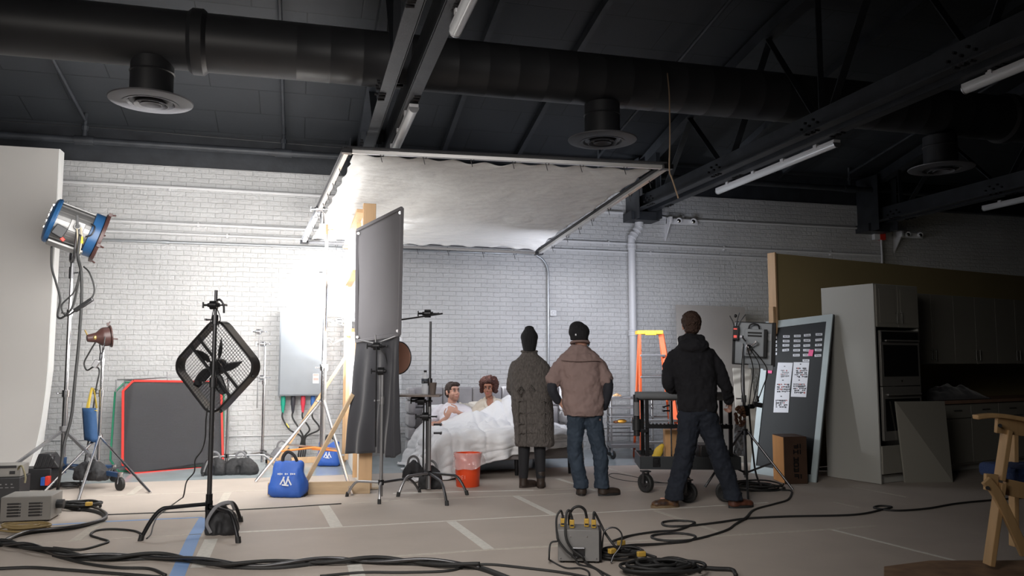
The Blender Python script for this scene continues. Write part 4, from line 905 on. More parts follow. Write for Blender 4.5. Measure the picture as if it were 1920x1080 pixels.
pillow(V(1.98, hy - .12, .66), .30, .15, 'white pillow behind the man in the white t-shirt')
pillow(V(2.62, hy - .10, .68), .30, .17, 'cream pillow between the two people in bed, against the headboard', mt=cream_linen)
pillow(V(3.18, hy - .10, .66), .30, .15, 'white pillow at the right side of the bed behind the woman in the robe')

WD, LN = bx1 - bx0, 1.42
def duvet(s, t):
    a = -.78 + (WD + .78 + .42) * s; b = -.10 + (LN + .10 + .62) * t
    y0 = by0 + LN
    oa = max(0, -a); ob = max(0, b - LN); orr = max(0, a - WD)
    ca = min(max(a, 0), WD); cb = min(max(b, 0), LN)
    top = .545 + .05 * sin(pi * min(1, ca / WD)) * (1 - .4 * cb / LN)
    g = lambda cx, cy, w, h: h * math.exp(-((ca - cx) ** 2 + (cb - cy) ** 2) / (w * w))
    top += g(.38, .76, .26, .06) + g(1.02, .54, .27, .24) + g(.76, .58, .2, .08) + g(1.25, .42, .2, .10) + g(1.35, .25, .25, .10) + g(.5, .75, .3, .09) + g(1.1, .8, .34, .08)
    bulge = lambda o: .13 * (1 - math.exp(-o / .09))
    foldA = (.05 * sin(b * 9 + 1.2) + .03 * sin(b * 21 + 2 * s)) * min(1, oa * 2.2)
    foldB = (.045 * sin(a * 12 + .5) + .028 * sin(a * 27 + 1.7)) * min(1, ob * 2.4)
    x = bx0 + ca - bulge(oa) - foldA - .22 * oa * (1 - ob) + bulge(orr) * .5 - .00
    y = y0 - cb - bulge(ob) - foldB + .02
    drop = oa * .93 + orr * .8 + ob * (.92 - .62 * min(1, max(0, (ca / WD) - .05)) ** .6 )
    z = top - max(0, drop - .02)
    # quilted puffs and creases
    px, py = a, b
    n1 = noise.ridged_multi_fractal(V(px * 1.6 + .6 * py, py * 3.4 - .8 * px, 3.3), 1, 2, 4, 1, 2)
    n2 = noise.noise(V(px * 5, py * 7, 9.1)); n3 = noise.ridged_multi_fractal(V(px * 4.5 + 2 * noise.noise(V(px * 2, py * 2, 0)), py * 2.2, 5.5), 1, 2, 3, 1, 2)
    seam = -.018 * math.exp(-((((px + .15) % .42) - .21) / .022) ** 2) - .018 * math.exp(-((((py + .05) % .42) - .21) / .022) ** 2)
    amp = .75 + .25 * min(1, oa * 3)
    dz = (.040 * (n1 - 1.0) + .030 * n2 + .030 * (n3 - 1.0)) * amp + seam
    if oa or ob or orr:
        k = max(oa, ob, orr); q = min(1, k * 5)
        x -= dz * 1.3 * q * (1 if oa >= max(ob, orr) else 0); y -= dz * 1.3 * q * (1 if ob >= max(oa, orr) else 0); x += dz * q * (1 if orr > max(oa, ob) else 0); z += dz * (1 - q)
    else: z += dz * 1.25
    if z < .035: e = .035 - z; z = .03 + .005 * sin(px * 30) ; x -= (e * .35 if oa > 0 else 0); y -= e * .25 if ob > 0 else 0
    return V(x, y, z)
m = MB(); m.grid(duvet, 150, 120)
m.build('duvet', linen, label='puffy white quilted duvet spilling over the left side and foot of the bed', cat='duvet', smooth=180, solid=.025)
def thr(s, t):
    x = 1.86 + .62 * s; y = 10.72 + .36 * t; z = .72 + .05 * noise.ridged_multi_fractal(V(s * 3, t * 2.4, 8), 1, 2, 4, 1, 2) - .10 * abs(s - .5) * 1.2 + .05 * t - .06 * (1 - t)
    return V(x + .02 * noise.noise(V(s * 4, t * 4, 1)), y, z - (.12 * max(0, .12 - s) / .12))
m = MB(); m.grid(thr, 60, 36); m.build('sheet', cream_linen, label='crumpled cream sheet bunched on the duvet in front of the man in bed', cat='sheet', smooth=180, solid=.02)

# ================================================================== PEOPLE
def limb(m, pts, rad, seg=14, T=None):
    pts = [Vector(p) for p in pts]; P = smooth_path(pts, 5); n = len(pts); R = []
    for i in range(len(P)):
        t = i / (len(P) - 1) * (n - 1); k = min(int(t), n - 2); f = t - k; R.append(rad[k] * (1 - f) + rad[k + 1] * f)
    a = (P[0] - P[1]).normalized(); b = (P[-1] - P[-2]).normalized()
    pre = [(P[0] + a * R[0] * .85, R[0] * .35), (P[0] + a * R[0] * .5, R[0] * .82)]; post = [(P[-1] + b * R[-1] * .5, R[-1] * .82), (P[-1] + b * R[-1] * .85, R[-1] * .35)]
    m.tube([p for p, _ in pre] + P + [p for p, _ in post], [q for _, q in pre] + R + [q for _, q in post], seg, T=T)
def hand(m, p, d, thumb, back, s=1.0, curl=.5):
    """p wrist, d finger direction, thumb side, back of hand normal"""
    p = Vector(p); d = Vector(d).normalized(); back = Vector(back); back = (back - d * back.dot(d)).normalized(); th = Vector(thumb); th = (th - d * th.dot(d) - back * th.dot(back)).normalized()
    m.ell(p + d * .045 * s, (.042 * s, .05 * s, .017 * s), 16, 10, R=Matrix((th, d, back)).transposed()); limb(m, [p - d * .02, p + d * .03 * s], [.026 * s, .026 * s])
    for i, (o, L) in enumerate(((.030, .078), (.010, .086), (-.011, .080), (-.031, .062))):
        q = p + d * .082 * s + th * o * s; c = curl * (1 + .12 * i); pts = [q - d * .03 * s]; a = 0; pts.append(q)
        for k in range(3): a += c; q = q + (d * cos(a) - back * sin(a)) * (L * s * (.42, .32, .26)[k]); pts.append(q)
        limb(m, pts, [.010 * s, .0098 * s, .0092 * s, .0085 * s, .0075 * s], 8)
    q = p + d * .02 * s + th * .025 * s; limb(m, [q, q + (d * .5 + th * .8) * .035 * s, q + (d * .85 + th * .75 - back * .3) * .058 * s, q + (d * 1.2 + th * .6 - back * .5) * .075 * s], [.014 * s, .0125 * s, .0105 * s, .009 * s], 8)
def head_geo(m, c, R, s=1.0):
    """face looks along -y of R"""
    f = lambda x, y, z: Vector(c) + R @ (Vector((x, y, z)) * s)
    e = lambda p, r_: m.ell(f(*p), tuple(k * s for k in r_), 20, 14, R=R)
    e((0, .015, .03), (.074, .093, .092)); e((0, -.015, -.035), (.060, .072, .075)); e((0, -.045, -.075), (.042, .042, .042)); e((0, -.066, -.094), (.024, .022, .020))
    e((0, -.062, .045), (.052, .026, .030)); e((.036, -.058, -.028), (.024, .024, .026)); e((-.036, -.058, -.028), (.024, .024, .026))
    m.tube([f(0, -.082, .018), f(0, -.094, 0), f(0, -.106, -.022), f(0, -.094, -.032)], [.008 * s, .010 * s, .013 * s, .010 * s], 10)
    e((.012, -.088, -.028), (.009, .011, .008)); e((-.012, -.088, -.028), (.009, .011, .008)); e((0, -.078, -.055), (.026, .016, .017))
    for q in (-1, 1): e((q * .076, .015, -.008), (.010, .020, .030)); e((q * .081, .022, .006), (.007, .014, .018))
def face_parts(r, c, R, s, T, iris, brow, lip, gaze=0.0, smile=0.0):
    f = lambda x, y, z: Vector(c) + R @ (Vector((x, y, z)) * s)
    ew = mat('eye_white', (.42, .38, .36), .3); im = mat('iris', iris, .2); bm_ = mat('brow', brow, .8); lm = mat('lips', lip, .45)
    for q in (-1, 1):
        m = MB(T); m.ell(f(q * .030, -.0745, .006), (.0135 * s, .0115 * s, .0070 * s), 16, 10, R=R); ey = m.build('eye', ew, r)
        m = MB(T); m.ell(f(q * .030 + gaze * .005, -.0845, .006), (.0062 * s, .0030 * s, .0064 * s), 12, 8, R=R); m.build('iris', im, ey)
        m = MB(T); m.tube([f(q * .030 - .016, -.083, .015), f(q * .030, -.0895, .0195), f(q * .030 + .016, -.083, .0145)], [.002 * s, .003 * s, .002 * s], 6); m.build('eyelid', bm_, r)
        m = MB(T); m.tube([f(q * .014, -.091, .030), f(q * .032, -.0895, .0365), f(q * .050, -.075, .030)], [.0035 * s, .0042 * s, .002 * s], 6); m.build('eyebrow', bm_, r)
    m = MB(T); m.tube([f(-.025, -.080, -.058 + smile * .006), f(-.012, -.0925, -.0555), f(0, -.0945, -.0565), f(.012, -.0925, -.0555), f(.025, -.080, -.058 + smile * .006)], [.002 * s, .0042 * s, .0045 * s, .0042 * s, .002 * s], 8)
    m.tube([f(-.02, -.083, -.062 + smile * .005), f(0, -.0935, -.0655), f(.02, -.083, -.062 + smile * .005)], [.002 * s, .0055 * s, .002 * s], 8); m.build('lips', lm, r)

def skin(name, c): return mat(name, c, .5, var=.05, scale=12)
# ---- man in bed
sM = 1.08; oM = W(849, 735, 10.95); T = LF(oM)
r = root('person', V(oM.x, oM.y, .52), 'person in a white t-shirt sitting up in bed, head turned to the other, hand raised', 'person')
Rm = Matrix.Rotation(radians(38), 3, 'Z') @ Matrix.Rotation(radians(-6), 3, 'X')
sk = skin('light_skin', (.56, .31, .23)); m = MB(T)
head_geo(m, (0, 0, 0), Rm, sM)
limb(m, [(-.01, .03, -.07), (-.01, .045, -.20)], [.058, .064])
m.ell((-.01, .02, -.31), (.19, .115, .15)); m.ell((0, -.10, -.42), (.17, .13, .13)); m.ell((0, -.25, -.47), (.18, .14, .10))
limb(m, [(.09, -.28, -.47), (.12, -.62, -.54), (.12, -.85, -.56)], [.085, .065, .045]); limb(m, [(-.09, -.28, -.47), (-.12, -.62, -.54), (-.12, -.85, -.56)], [.085, .065, .045])
limb(m, [(-.195, .03, -.245), (-.255, -.0, -.36), (-.265, -.06, -.47)], [.062, .056, .046]); limb(m, [(-.265, -.06, -.47), (-.18, -.2, -.42), (-.06, -.28, -.33)], [.044, .040, .028])
limb(m, [(.18, .03, -.245), (.235, -.03, -.32), (.235, -.12, -.37)], [.062, .054, .046]); limb(m, [(.235, -.12, -.37), (.17, -.21, -.31), (.09, -.27, -.255)], [.044, .038, .027])
hand(m, (.085, -.272, -.25), (-.85, -.15, .40), (-.3, -.2, .9), (.3, -.9, .3), 1.0, .42)
hand(m, (-.06, -.285, -.325), (.35, -.2, .75), (-.8, 0, .4), (-.2, -.9, -.1), .9, .25)
m.build('body', sk, r, voxel=.0065, sm=2, smooth=180)
face_parts(r, (0, 0, 0), Rm, sM, T, (.10, .05, .03), (.05, .025, .015), (.50, .20, .17), .6, .7)
m = MB(T); hf = lambda x, y, z: Rm @ (Vector((x, y, z)) * sM)
m.ell(hf(0, .022, .045), (.082 * sM, .098 * sM, .088 * sM), 24, 16, R=Rm); m.ell(hf(.01, -.045, .088), (.066 * sM, .052 * sM, .036 * sM), R=Rm)
m.ell(hf(0, .055, .01), (.079 * sM, .066 * sM, .09 * sM), R=Rm)
for q in (-1, 1): m.ell(hf(q * .071, -.012, .022), (.012 * sM, .016 * sM, .04 * sM), R=Rm)
hr = m.build('hair', mat('dark_brown_hair', (.030, .014, .009), .6, bump=.8, bscale=50, stretch=(1, 1, .3)), r, voxel=.007, sm=2, disp=((.016, .03),), smooth=180)
# trim the hairline by sinking the hair shell behind the face
m = MB(T)
m.ell(hf(0, -.045, -.077), (.0455 * sM, .0435 * sM, .043 * sM), R=Rm); m.ell(hf(0, -.067, -.0945), (.0265 * sM, .0245 * sM, .0225 * sM), R=Rm); m.ell(hf(.03, -.03, -.055), (.032 * sM, .045 * sM, .045 * sM), R=Rm); m.ell(hf(-.03, -.03, -.055), (.032 * sM, .045 * sM, .045 * sM), R=Rm)
m.build('beard_stubble', mat('stubble', (.36, .19, .135), .8, bump=.3, bscale=120), r, smooth=180)
tee = mat('white_tshirt', (.72, .70, .75), .8, bump=.15, bscale=10); m = MB(T)
m.ell((-.01, .02, -.305), (.205, .13, .145)); m.ell((0, -.08, -.40), (.185, .145, .13)); m.ell((0, -.2, -.47), (.19, .15, .10)); m.ell((-.01, .035, -.195), (.125, .08, .060))
limb(m, [(-.14, .03, -.235), (-.21, .025, -.27), (-.262, -.01, -.355)], [.075, .077, .074]); limb(m, [(.12, .03, -.235), (.19, .025, -.265), (.245, -.035, -.325)], [.075, .077, .072])
m.build('t_shirt', tee, r, voxel=.009, sm=3, disp=((.022, .07), (.008, .02)), smooth=180)
m = MB(T); m.tube([V(-.01 + .078 * cos(a), .03 + .078 * sin(a), -.178 - .022 * (sin(a) < 0) * abs(sin(a))) for a in [2 * pi * i / 30 for i in range(30)]], .011, 8, closed=True); m.build('shirt_collar', tee, r)

# ---- woman in bed
sW = 1.02; oW = W(916, 728, 10.95); T = LF(oW)
r = root('person', V(oW.x, oW.y, .52), 'person with short dark curly hair in a cream robe, sitting up in bed looking sideways', 'person')
Rw = Matrix.Rotation(radians(-8), 3, 'Z') @ Matrix.Rotation(radians(4), 3, 'X')
sk2 = skin('dark_skin', (.30, .125, .075)); m = MB(T)
head_geo(m, (0, 0, 0), Rw, sW * .96); limb(m, [(.0, .03, -.06), (.02, .04, -.20)], [.046, .052])
m.ell((.03, .03, -.30), (.17, .10, .14)); m.ell((.028, .0, -.24), (.075, .072, .11)); m.ell((.03, -.015, -.29), (.085, .085, .11)); m.ell((.03, -.08, -.42), (.15, .12, .12)); m.ell((.03, -.22, -.47), (.17, .14, .10))
limb(m, [(.12, -.28, -.50), (.14, -.55, -.53), (.12, -.75, -.55)], [.08, .062, .045]); limb(m, [(-.06, -.28, -.50), (-.08, -.55, -.53), (-.06, -.75, -.55)], [.08, .062, .045])
limb(m, [(.19, .04, -.25), (.235, .0, -.40), (.16, -.16, -.50)], [.05, .045, .035]); limb(m, [(-.13, .04, -.25), (-.17, .0, -.40), (-.1, -.16, -.50)], [.05, .045, .035])
hand(m, (.16, -.16, -.50), (-.9, -.3, 0), (0, 0, 1), (0, -.3, .9), .9, .4); hand(m, (-.1, -.16, -.50), (.9, -.3, 0), (0, 0, 1), (0, -.3, .9), .9, .4)
m.build('body', sk2, r, voxel=.0065, sm=2, smooth=180)
face_parts(r, (0, 0, 0), Rw, sW * .96, T, (.02, .01, .008), (.015, .008, .006), (.36, .10, .09), -1.0, 0)
m = MB(T); hf = lambda x, y, z: Rw @ (Vector((x, y, z)) * sW)
def afro(m):
    c = V(0, .045, .055); seg, rings = 64, 44; vs = []; fs = []
    for i in range(rings + 1):
        a = pi * i / rings
        for k in range(seg):
            b = 2 * pi * k / seg; d = V(sin(a) * cos(b), sin(a) * sin(b), cos(a))
            q = 1 + .10 * noise.noise(d * 3.1) + .09 * noise.noise(d * 9) + .06 * noise.noise(d * 23)
            p = c + V(d.x * .132, d.y * .112, d.z * .112) * q
            if p.y < -.028: p.y = -.028 + (p.y + .028) * (.75 if p.z > .062 else .1)
            vs.append(hf(*p))
    for i in range(rings):
        for k in range(seg): fs.append((i * seg + k, (i + 1) * seg + k, (i + 1) * seg + (k + 1) % seg, i * seg + (k + 1) % seg))
    m.add(vs, fs)
afro(m); m.ell(hf(0, -.055, .100), (.066, .035, .036), R=Rw)
for q in (-1, 1): m.ell(hf(q * .083, -.012, .01), (.035, .035, .075), R=Rw); m.ell(hf(q * .095, .02, -.03), (.03, .035, .04), R=Rw)
m.build('hair', mat('curly_brown_hair', (.035, .012, .009), .85, bump=1.0, bscale=90, col2=(.085, .025, .016), scale=40), r, voxel=.006, disp=((.022, .018),), smooth=180)
robe = mat('cream_wool_robe', (.56, .50, .42), .9, bump=.3, bscale=30, sheen=.2); m = MB(T)
def robe_side(q):
    # one half of the robe from the neck over the shoulder, leaving an open V at the front
    m.ell((.03 + q * .095, .035, -.275), (.118, .115, .135)); m.ell((.03 + q * .085, -.05, -.40), (.125, .14, .15)); m.ell((.03 + q * .065, .05, -.185), (.060, .065, .055))
    limb(m, [(.03 + q * .14, .04, -.24), (.03 + q * .21, .0, -.33), (.03 + q * .205, -.06, -.44), (.03 + q * .12, -.14, -.48)], [.072, .075, .075, .065])
robe_side(-1); robe_side(1)
m.build('robe', robe, r, voxel=.009, sm=3, disp=((.028, .08),), smooth=180)
m = MB(T)
vn = [(-.052, .0, -.14), (-.045, -.055, -.20), (-.005, -.100, -.27), (.045, -.125, -.345)]; vn2 = [(.078, .0, -.14), (.080, -.055, -.20), (.072, -.10, -.27), (.052, -.13, -.35)]
m.tube(smooth_path([V(*p) for p in vn]), .020, 8, flat=.6); m.tube(smooth_path([V(*p) for p in vn2]), .020, 8, flat=.6); m.tube(smooth_path([V(-.052, .0, -.14), V(-.03, .08, -.125), V(.02, .10, -.12), V(.06, .08, -.125), V(.078, .0, -.14)]), .02, 8); m.build('robe_collar', robe, r)

# ---- standing figures, seen from behind
def stand_body(m, hd, Rh_, s, J):
    head_geo(m, hd, Rh_, s)
    limb(m, [Vector(hd) + V(0, .02, -.07), J['neck']], [.056 * s, .062 * s])
    c = Vector(J['chest']); p = Vector(J['pel'])
    m.ell(c + V(0, 0, .0), (.140 * s, .095 * s, .17 * s)); m.ell((c + p) / 2, (.145 * s, .10 * s, .20 * s)); m.ell(p, (.165 * s, .115 * s, .14 * s))
    for k in ('L', 'R'):
        limb(m, J['arm' + k], [.040 * s, .038 * s, .027 * s]); limb(m, [J['arm' + k][0], c + V(0, 0, .06)], [.040 * s, .06 * s])
        limb(m, J['leg' + k], [.080 * s, .055 * s, .030 * s]); hd_ = J['hand' + k]; hand(m, J['arm' + k][-1], *hd_)
        a = Vector(J['leg' + k][-1]); t = Vector(J['toe' + k]); limb(m, [a, V(a.x, a.y, .06), a.lerp(t, .6) * 1 + V(0, 0, .035)], [.028 * s, .028 * s, .018 * s])
def boot(T, r, a, toe, mt, h=.17, s=1.0, sole=None, nm='boot'):
    a = Vector(a); t = Vector(toe); d = V(t.x - a.x, t.y - a.y, 0); L = d.length; d.normalize(); R = Matrix((V(-d.y, d.x, 0), d, UP)).transposed()
    m = MB(T); A = V(a.x, a.y, 0)
    m.loft([(A.x, A.y, .02, .052 * s, .052 * s, 1), (A.x, A.y, .08, .050 * s, .050 * s, 1), (A.x, A.y, h, .055 * s, .055 * s, 1)], 20)
    m.ell(A + d * .02 * s + UP * .05, (.048 * s, .075 * s, .045), R=R); m.ell(A + d * (L * .55) + UP * .045, (.048 * s, .09 * s, .042), R=R); m.ell(A + d * (L * .85) + UP * .04, (.05 * s, .06 * s, .038), R=R)
    b = m.build(nm, mt, r, voxel=.009, sm=2, smooth=180)
    m = MB(T); q = []
    for i in range(20):
        an = 2 * pi * i / 20; q.append(A + d * (L * .45) + d * (cos(an) * (L * .62 + .03)) + V(-d.y, d.x, 0) * (sin(an) * .052 * s * (1.05 if cos(an) > 0 else .9)))
    m.prism([p + UP * .003 for p in q], (0, 0, .028)); m.build('sole', sole or rubber, b)
def beanie(T, r, c, R, s, mt, up=.16, slouch=0, low=-.07):
    m = MB(T); f = lambda x, y, z: Vector(c) + R @ (Vector((x, y, z)) * s)
    m.ell(f(0, .018, .055), (.101 * s, .114 * s, .092 * s), 28, 18, R=R); m.ell(f(slouch * .3, .04, .095), (.080 * s, .088 * s, .068 * s), R=R)
    if up > .16: m.ell(f(slouch, .03, .152), (.056 * s, .058 * s, .034 * s), R=R)
    m.loft([(Vector(c) + R @ V(0, .018, 0)).to_tuple()[:2] + (c[2] + low * s, (.088 if low > -.05 else .070) * s, .092 * s), (Vector(c) + R @ V(0, .018, 0)).to_tuple()[:2] + (c[2] + .0 * s, .092 * s, .107 * s), (Vector(c) + R @ V(0, .018, 0)).to_tuple()[:2] + (c[2] + .065 * s, .095 * s, .110 * s)], 32)
    return m.build('knit_hat', mt, r, voxel=.008, sm=1, smooth=180)
knit_blk = mat('black_knit', (.012, .012, .014), .9, bump=.8, bscale=70, stretch=(1, 1, .15))

# woman in the long cardigan
gW = G(993, 915); gW = gW + Fh * .0; T = LF(gW)
r = root('person', gW, 'person in a long grey cable knit cardigan and black knit hat, standing with back turned', 'person')
J = dict(neck=(0, .02, 1.46), chest=(.02, 0, 1.25), pel=(.04, 0, .90), armL=[(-.16, 0, 1.37), (-.19, .06, 1.10), (-.05, .22, 1.02)], armR=[(.19, 0, 1.34), (.23, .06, 1.08), (.10, .22, 1.02)],
    handL=((.9, .3, 0), (0, 0, 1), (0, 1, 0), .9, .6), handR=((-.9, .3, 0), (0, 0, 1), (0, 1, 0), .9, .6), legL=[(-.04, 0, .86), (-.06, .0, .48), (-.07, .0, .09)], legR=[(.12, 0, .86), (.115, 0, .48), (.125, -.03, .09)], toeL=(.03, .14, 0), toeR=(.135, .14, 0))
m = MB(T); stand_body(m, (0, .0, 1.635), Matrix.Rotation(radians(178), 3, 'Z'), 1.0, J); m.build('body', sk, r, voxel=.011, sm=1, smooth=180)
beanie(T, r, (0, .0, 1.638), Matrix.Rotation(pi, 3, 'Z'), .99, knit_blk, .2, 0, -.105)
def knit_mat(name, c):
    m = mat(name, c, .95, bump=.9, bscale=55, col2=tuple(x * 1.9 for x in c), scale=60, stretch=(1, 1, .45)); return m
card = knit_mat('grey_cable_knit', (.072, .064, .059))
m = MB(T)
m.loft([(.06, 0, .47, .215, .15, .9), (.058, 0, .50, .222, .16, .9), (.055, 0, .62, .222, .165), (.035, .0, .85, .235, .17), (.02, .0, 1.0, .235, .17), (.008, 0, 1.16, .228, .165), (.005, 0, 1.28, .222, .15), (.008, 0, 1.36, .212, .13), (.004, 0, 1.41, .190, .115), (0, .005, 1.455, .140, .10), (0, .005, 1.49, .100, .088), (0, .01, 1.51, .090, .082), (0, .01, 1.535, .090, .082)], 48, wob=.05, freq=1.6, seed=4)
limb(m, [(-.15, 0, 1.36), (-.19, .05, 1.12), (-.12, .15, 1.03)], [.078, .075, .06]); limb(m, [(.17, 0, 1.33), (.215, .05, 1.08), (.14, .15, 1.0)], [.078, .075, .06])
cg = m.build('cardigan', card, r, voxel=.010, sm=2, disp=((.018, .16), (.012, .025)), smooth=180)
m = MB(T)   # raised cable diamonds across the back
for cx, dz in ((-.10, 0), (0.02, .01)):
    for k in range(2): q = .045 - .018 * k; m.tube([V(cx + q, -.170, 1.085 + dz), V(cx, -.172, 1.085 + dz + q * 1.3), V(cx - q, -.170, 1.085 + dz), V(cx, -.172, 1.085 + dz - q * 1.3)], .0075, 6, closed=True)
for z, w in ((.62, .15), (.72, .16), (.84, .16), (.97, .16)): m.tube([V(-w + i * w / 6 + .03, -.166 - .008 * cos(i), z + .012 * (i % 2)) for i in range(13)], .006, 6)
for x in (-.13, -.045, .075, .16): m.tube([V(x + .006 * (i % 2), -.168 + .03 * abs(x - .02), .52 + .045 * i) for i in range(11)], .0055, 6)
m.tube([V(.0 + .086 * cos(a), 0.01 + .08 * sin(a), 1.53) for a in [2 * pi * i / 24 for i in range(24)]], .014, 8, closed=True)
m.build('cable_stitches', card, cg)
legm = mat('black_leggings', (.012, .012, .015), .8)
m = MB(T); limb(m, [(-.04, 0, .80), (-.06, 0, .48), (-.07, 0, .12)], [.092, .070, .052]); limb(m, [(.12, 0, .80), (.115, 0, .48), (.124, -.03, .12)], [.092, .070, .052]); m.build('leggings', legm, r, voxel=.01, smooth=180)
bootm = mat('dark_brown_leather', (.035, .024, .018), .5)
boot(T, r, (-.07, 0, .0), (.055, .10, 0), bootm, .19, .95, mat('brown_sole', (.03, .02, .016), .7)); boot(T, r, (.125, -.03, 0), (.14, .10, 0), bootm, .19, .95, mat('brown_sole', (.03, .02, .016), .7))

# man in the brown work shirt
gM = G(1105, 930); T = LF(gM)
r = root('person', gM, 'person in a brown short sleeved work shirt, jeans and black knit hat, hands in pockets', 'person')
hd = (-.08, .02, 1.665); RH = Matrix.Rotation(radians(130), 3, 'Z')
J = dict(neck=(-.085, .02, 1.54), chest=(-.09, 0, 1.33), pel=(-.05, 0, .95), armL=[(-.25, 0, 1.42), (-.375, -.04, 1.13), (-.25, .05, .92)], armR=[(.07, 0, 1.41), (.19, -.04, 1.12), (.08, .06, .94)],
    handL=((.55, .3, -.7), (.6, .4, .6), (-.7, -.4, .2), 1.0, .3), handR=((-.45, .3, -.8), (-.6, .4, .6), (.7, -.4, .2), 1.0, .3), legL=[(-.13, 0, .92), (-.15, .0, .48), (-.085, .03, .09)], legR=[(.05, 0, .92), (.11, 0, .48), (.14, .0, .09)], toeL=(-.09, .17, 0), toeR=(.24, .10, 0))
m = MB(T); stand_body(m, hd, RH, 1.05, J); m.build('body', sk, r, voxel=.0095, sm=1, smooth=180)
beanie(T, r, (-.08, .015, 1.675), RH, 1.06, knit_blk, .16, 0, -.03)
m = MB(T); m.box((-.135, -.102, 1.70), (.022, .006, .018)); m.build('hat_label', white_print, r, smooth=0)
f = lambda x, y, z: Vector(hd) + RH @ (Vector((x, y, z)) * 1.05)
m = MB(T); m.ell(f(0, -.070, -.05), (.054, .046, .050), 20, 12, R=RH); m.tube([f(-.052, -.06, -.03), f(-.080, .0, -.012)], .003, 6); m.tube([f(.052, -.06, -.03), f(.080, .0, -.012)], .003, 6); m.build('face_mask', mat('blue_mask', (.25, .42, .55), .7), r)
shirt = mat('brown_work_shirt', (.25, .175, .16), .85, bump=.3, bscale=8, var=.06)
m = MB(T)
m.loft([(-.055, 0, .84, .20, .155), (-.06, 0, .90, .215, .165), (-.065, 0, 1.0, .215, .165), (-.075, 0, 1.15, .215, .155), (-.085, 0, 1.30, .225, .150), (-.09, 0, 1.40, .228, .135), (-.09, 0, 1.48, .205, .11), (-.088, .005, 1.54, .13, .09), (-.086, .01, 1.59, .085, .082)], 40, wob=.06, freq=1.5, seed=2)
limb(m, [(-.24, 0, 1.44), (-.315, -.01, 1.36), (-.37, -.03, 1.22)], [.065, .073, .082]); limb(m, [(.06, 0, 1.44), (.13, -.01, 1.35), (.185, -.03, 1.22)], [.065, .073, .082])
sh = m.build('work_shirt', shirt, r, voxel=.010, sm=2, disp=((.045, .15), (.022, .06)), smooth=180)
m = MB(T); m.tube([V(-.085 + .088 * cos(a), .015 + .084 * sin(a), 1.615 - .02 * sin(a)) for a in [2 * pi * i / 26 for i in range(26)]], .022, 8, closed=True, flat=.7); m.tube(smooth_path([V(-.30, -.115, 1.435), V(-.2, -.150, 1.425), V(-.09, -.158, 1.42), V(.02, -.150, 1.425), V(.12, -.115, 1.43)]), .005, 6); m.build('collar_and_yoke', shirt, sh)
sleeve = mat('dark_undersleeve', (.018, .020, .028), .8, bump=.3, bscale=12)
m = MB(T); limb(m, [(-.365, -.03, 1.26), (-.388, -.045, 1.12), (-.33, .0, 1.00)], [.06, .056, .046]); m.build('undersleeve', sleeve, r, disp=((.012, .04),), sub=1, smooth=180)
m = MB(T); limb(m, [(.185, -.03, 1.26), (.205, -.045, 1.12), (.165, .02, .93)], [.062, .058, .046]); m.build('undersleeve', sleeve, r, disp=((.012, .04),), sub=1, smooth=180)
jean = mat('dark_blue_denim', (.016, .028, .046), .8, col2=(.032, .050, .076), scale=5, bump=.25, bscale=14)
def trousers(T, r, pel, L, R, w0, w1, w2, mt, nm='jeans'):
    m = MB(T); m.ell(pel, (.185, .14, .13)); limb(m, L, [w0, w1, w1 * .95, w2]); limb(m, R, [w0, w1, w1 * .95, w2])
    for q in (L, R): e = Vector(q[-1]); m.loft([(e.x, e.y, e.z - .05, w2 * 1.12, w2 * 1.15), (e.x, e.y, e.z + .03, w2 * 1.05, w2 * 1.05)], 20)
    return m.build(nm, mt, r, voxel=.011, sm=2, disp=((.03, .08), (.016, .03)), smooth=180)
jm = trousers(T, r, (-.05, 0, .93), [(-.13, 0, .86), (-.145, .0, .62), (-.145, .0, .42), (-.09, .01, .13)], [(.04, 0, .86), (.08, 0, .62), (.12, 0, .42), (.135, .0, .13)], .105, .086, .072, jean)
boot(T, r, (-.08, .01, 0), (-.075, .16, 0), bootm, .13, 1.08); boot(T, r, (.145, .0, 0), (.30, .07, 0), bootm, .13, 1.08)

# man in the black hooded sweatshirt
gD = G(1310, 952); T = LF(gD)
r = root('person', gD, 'person in a black hooded sweatshirt and dark jeans standing with feet apart behind the cart', 'person')
hd = (-.03, .03, 1.765); RD = Matrix.Rotation(radians(172), 3, 'Z')
J = dict(neck=(-.035, .02, 1.60), chest=(-.03, 0, 1.38), pel=(.01, 0, .98), armL=[(-.20, 0, 1.50), (-.265, .02, 1.19), (-.13, .27, 1.12)], armR=[(.15, 0, 1.48), (.275, .02, 1.20), (.37, .16, 1.00)],
    handL=((.9, .3, .1), (0, 0, 1), (-.2, -.9, 0), 1.0, .7), handR=((.25, .6, -.7), (-.6, .5, .5), (.7, -.3, .3), 1.0, .8), legL=[(-.08, 0, .94), (-.13, .0, .50), (-.245, .0, .09)], legR=[(.11, 0, .94), (.23, 0, .50), (.335, -.03, .09)], toeL=(-.42, .10, 0), toeR=(.47, .10, 0))
m = MB(T); stand_body(m, hd, RD, 1.07, J); m.build('body', sk, r, voxel=.0095, sm=1, smooth=180)
f = lambda x, y, z: Vector(hd) + RD @ (Vector((x, y, z)) * 1.07)
m = MB(T); m.ell(f(0, .025, .045), (.098, .115, .104), 26, 16, R=RD); m.ell(f(0, .06, -.005), (.078, .065, .085), R=RD); m.ell(f(0, -.02, .10), (.075, .07, .04), R=RD); m.build('hair', mat('brown_hair', (.045, .022, .014), .7, bump=1.0, bscale=60), r, voxel=.008, disp=((.03, .03),), smooth=180)
hood = mat('black_sweatshirt', (.006, .006, .009), .9, bump=.3, bscale=16)
m = MB(T)
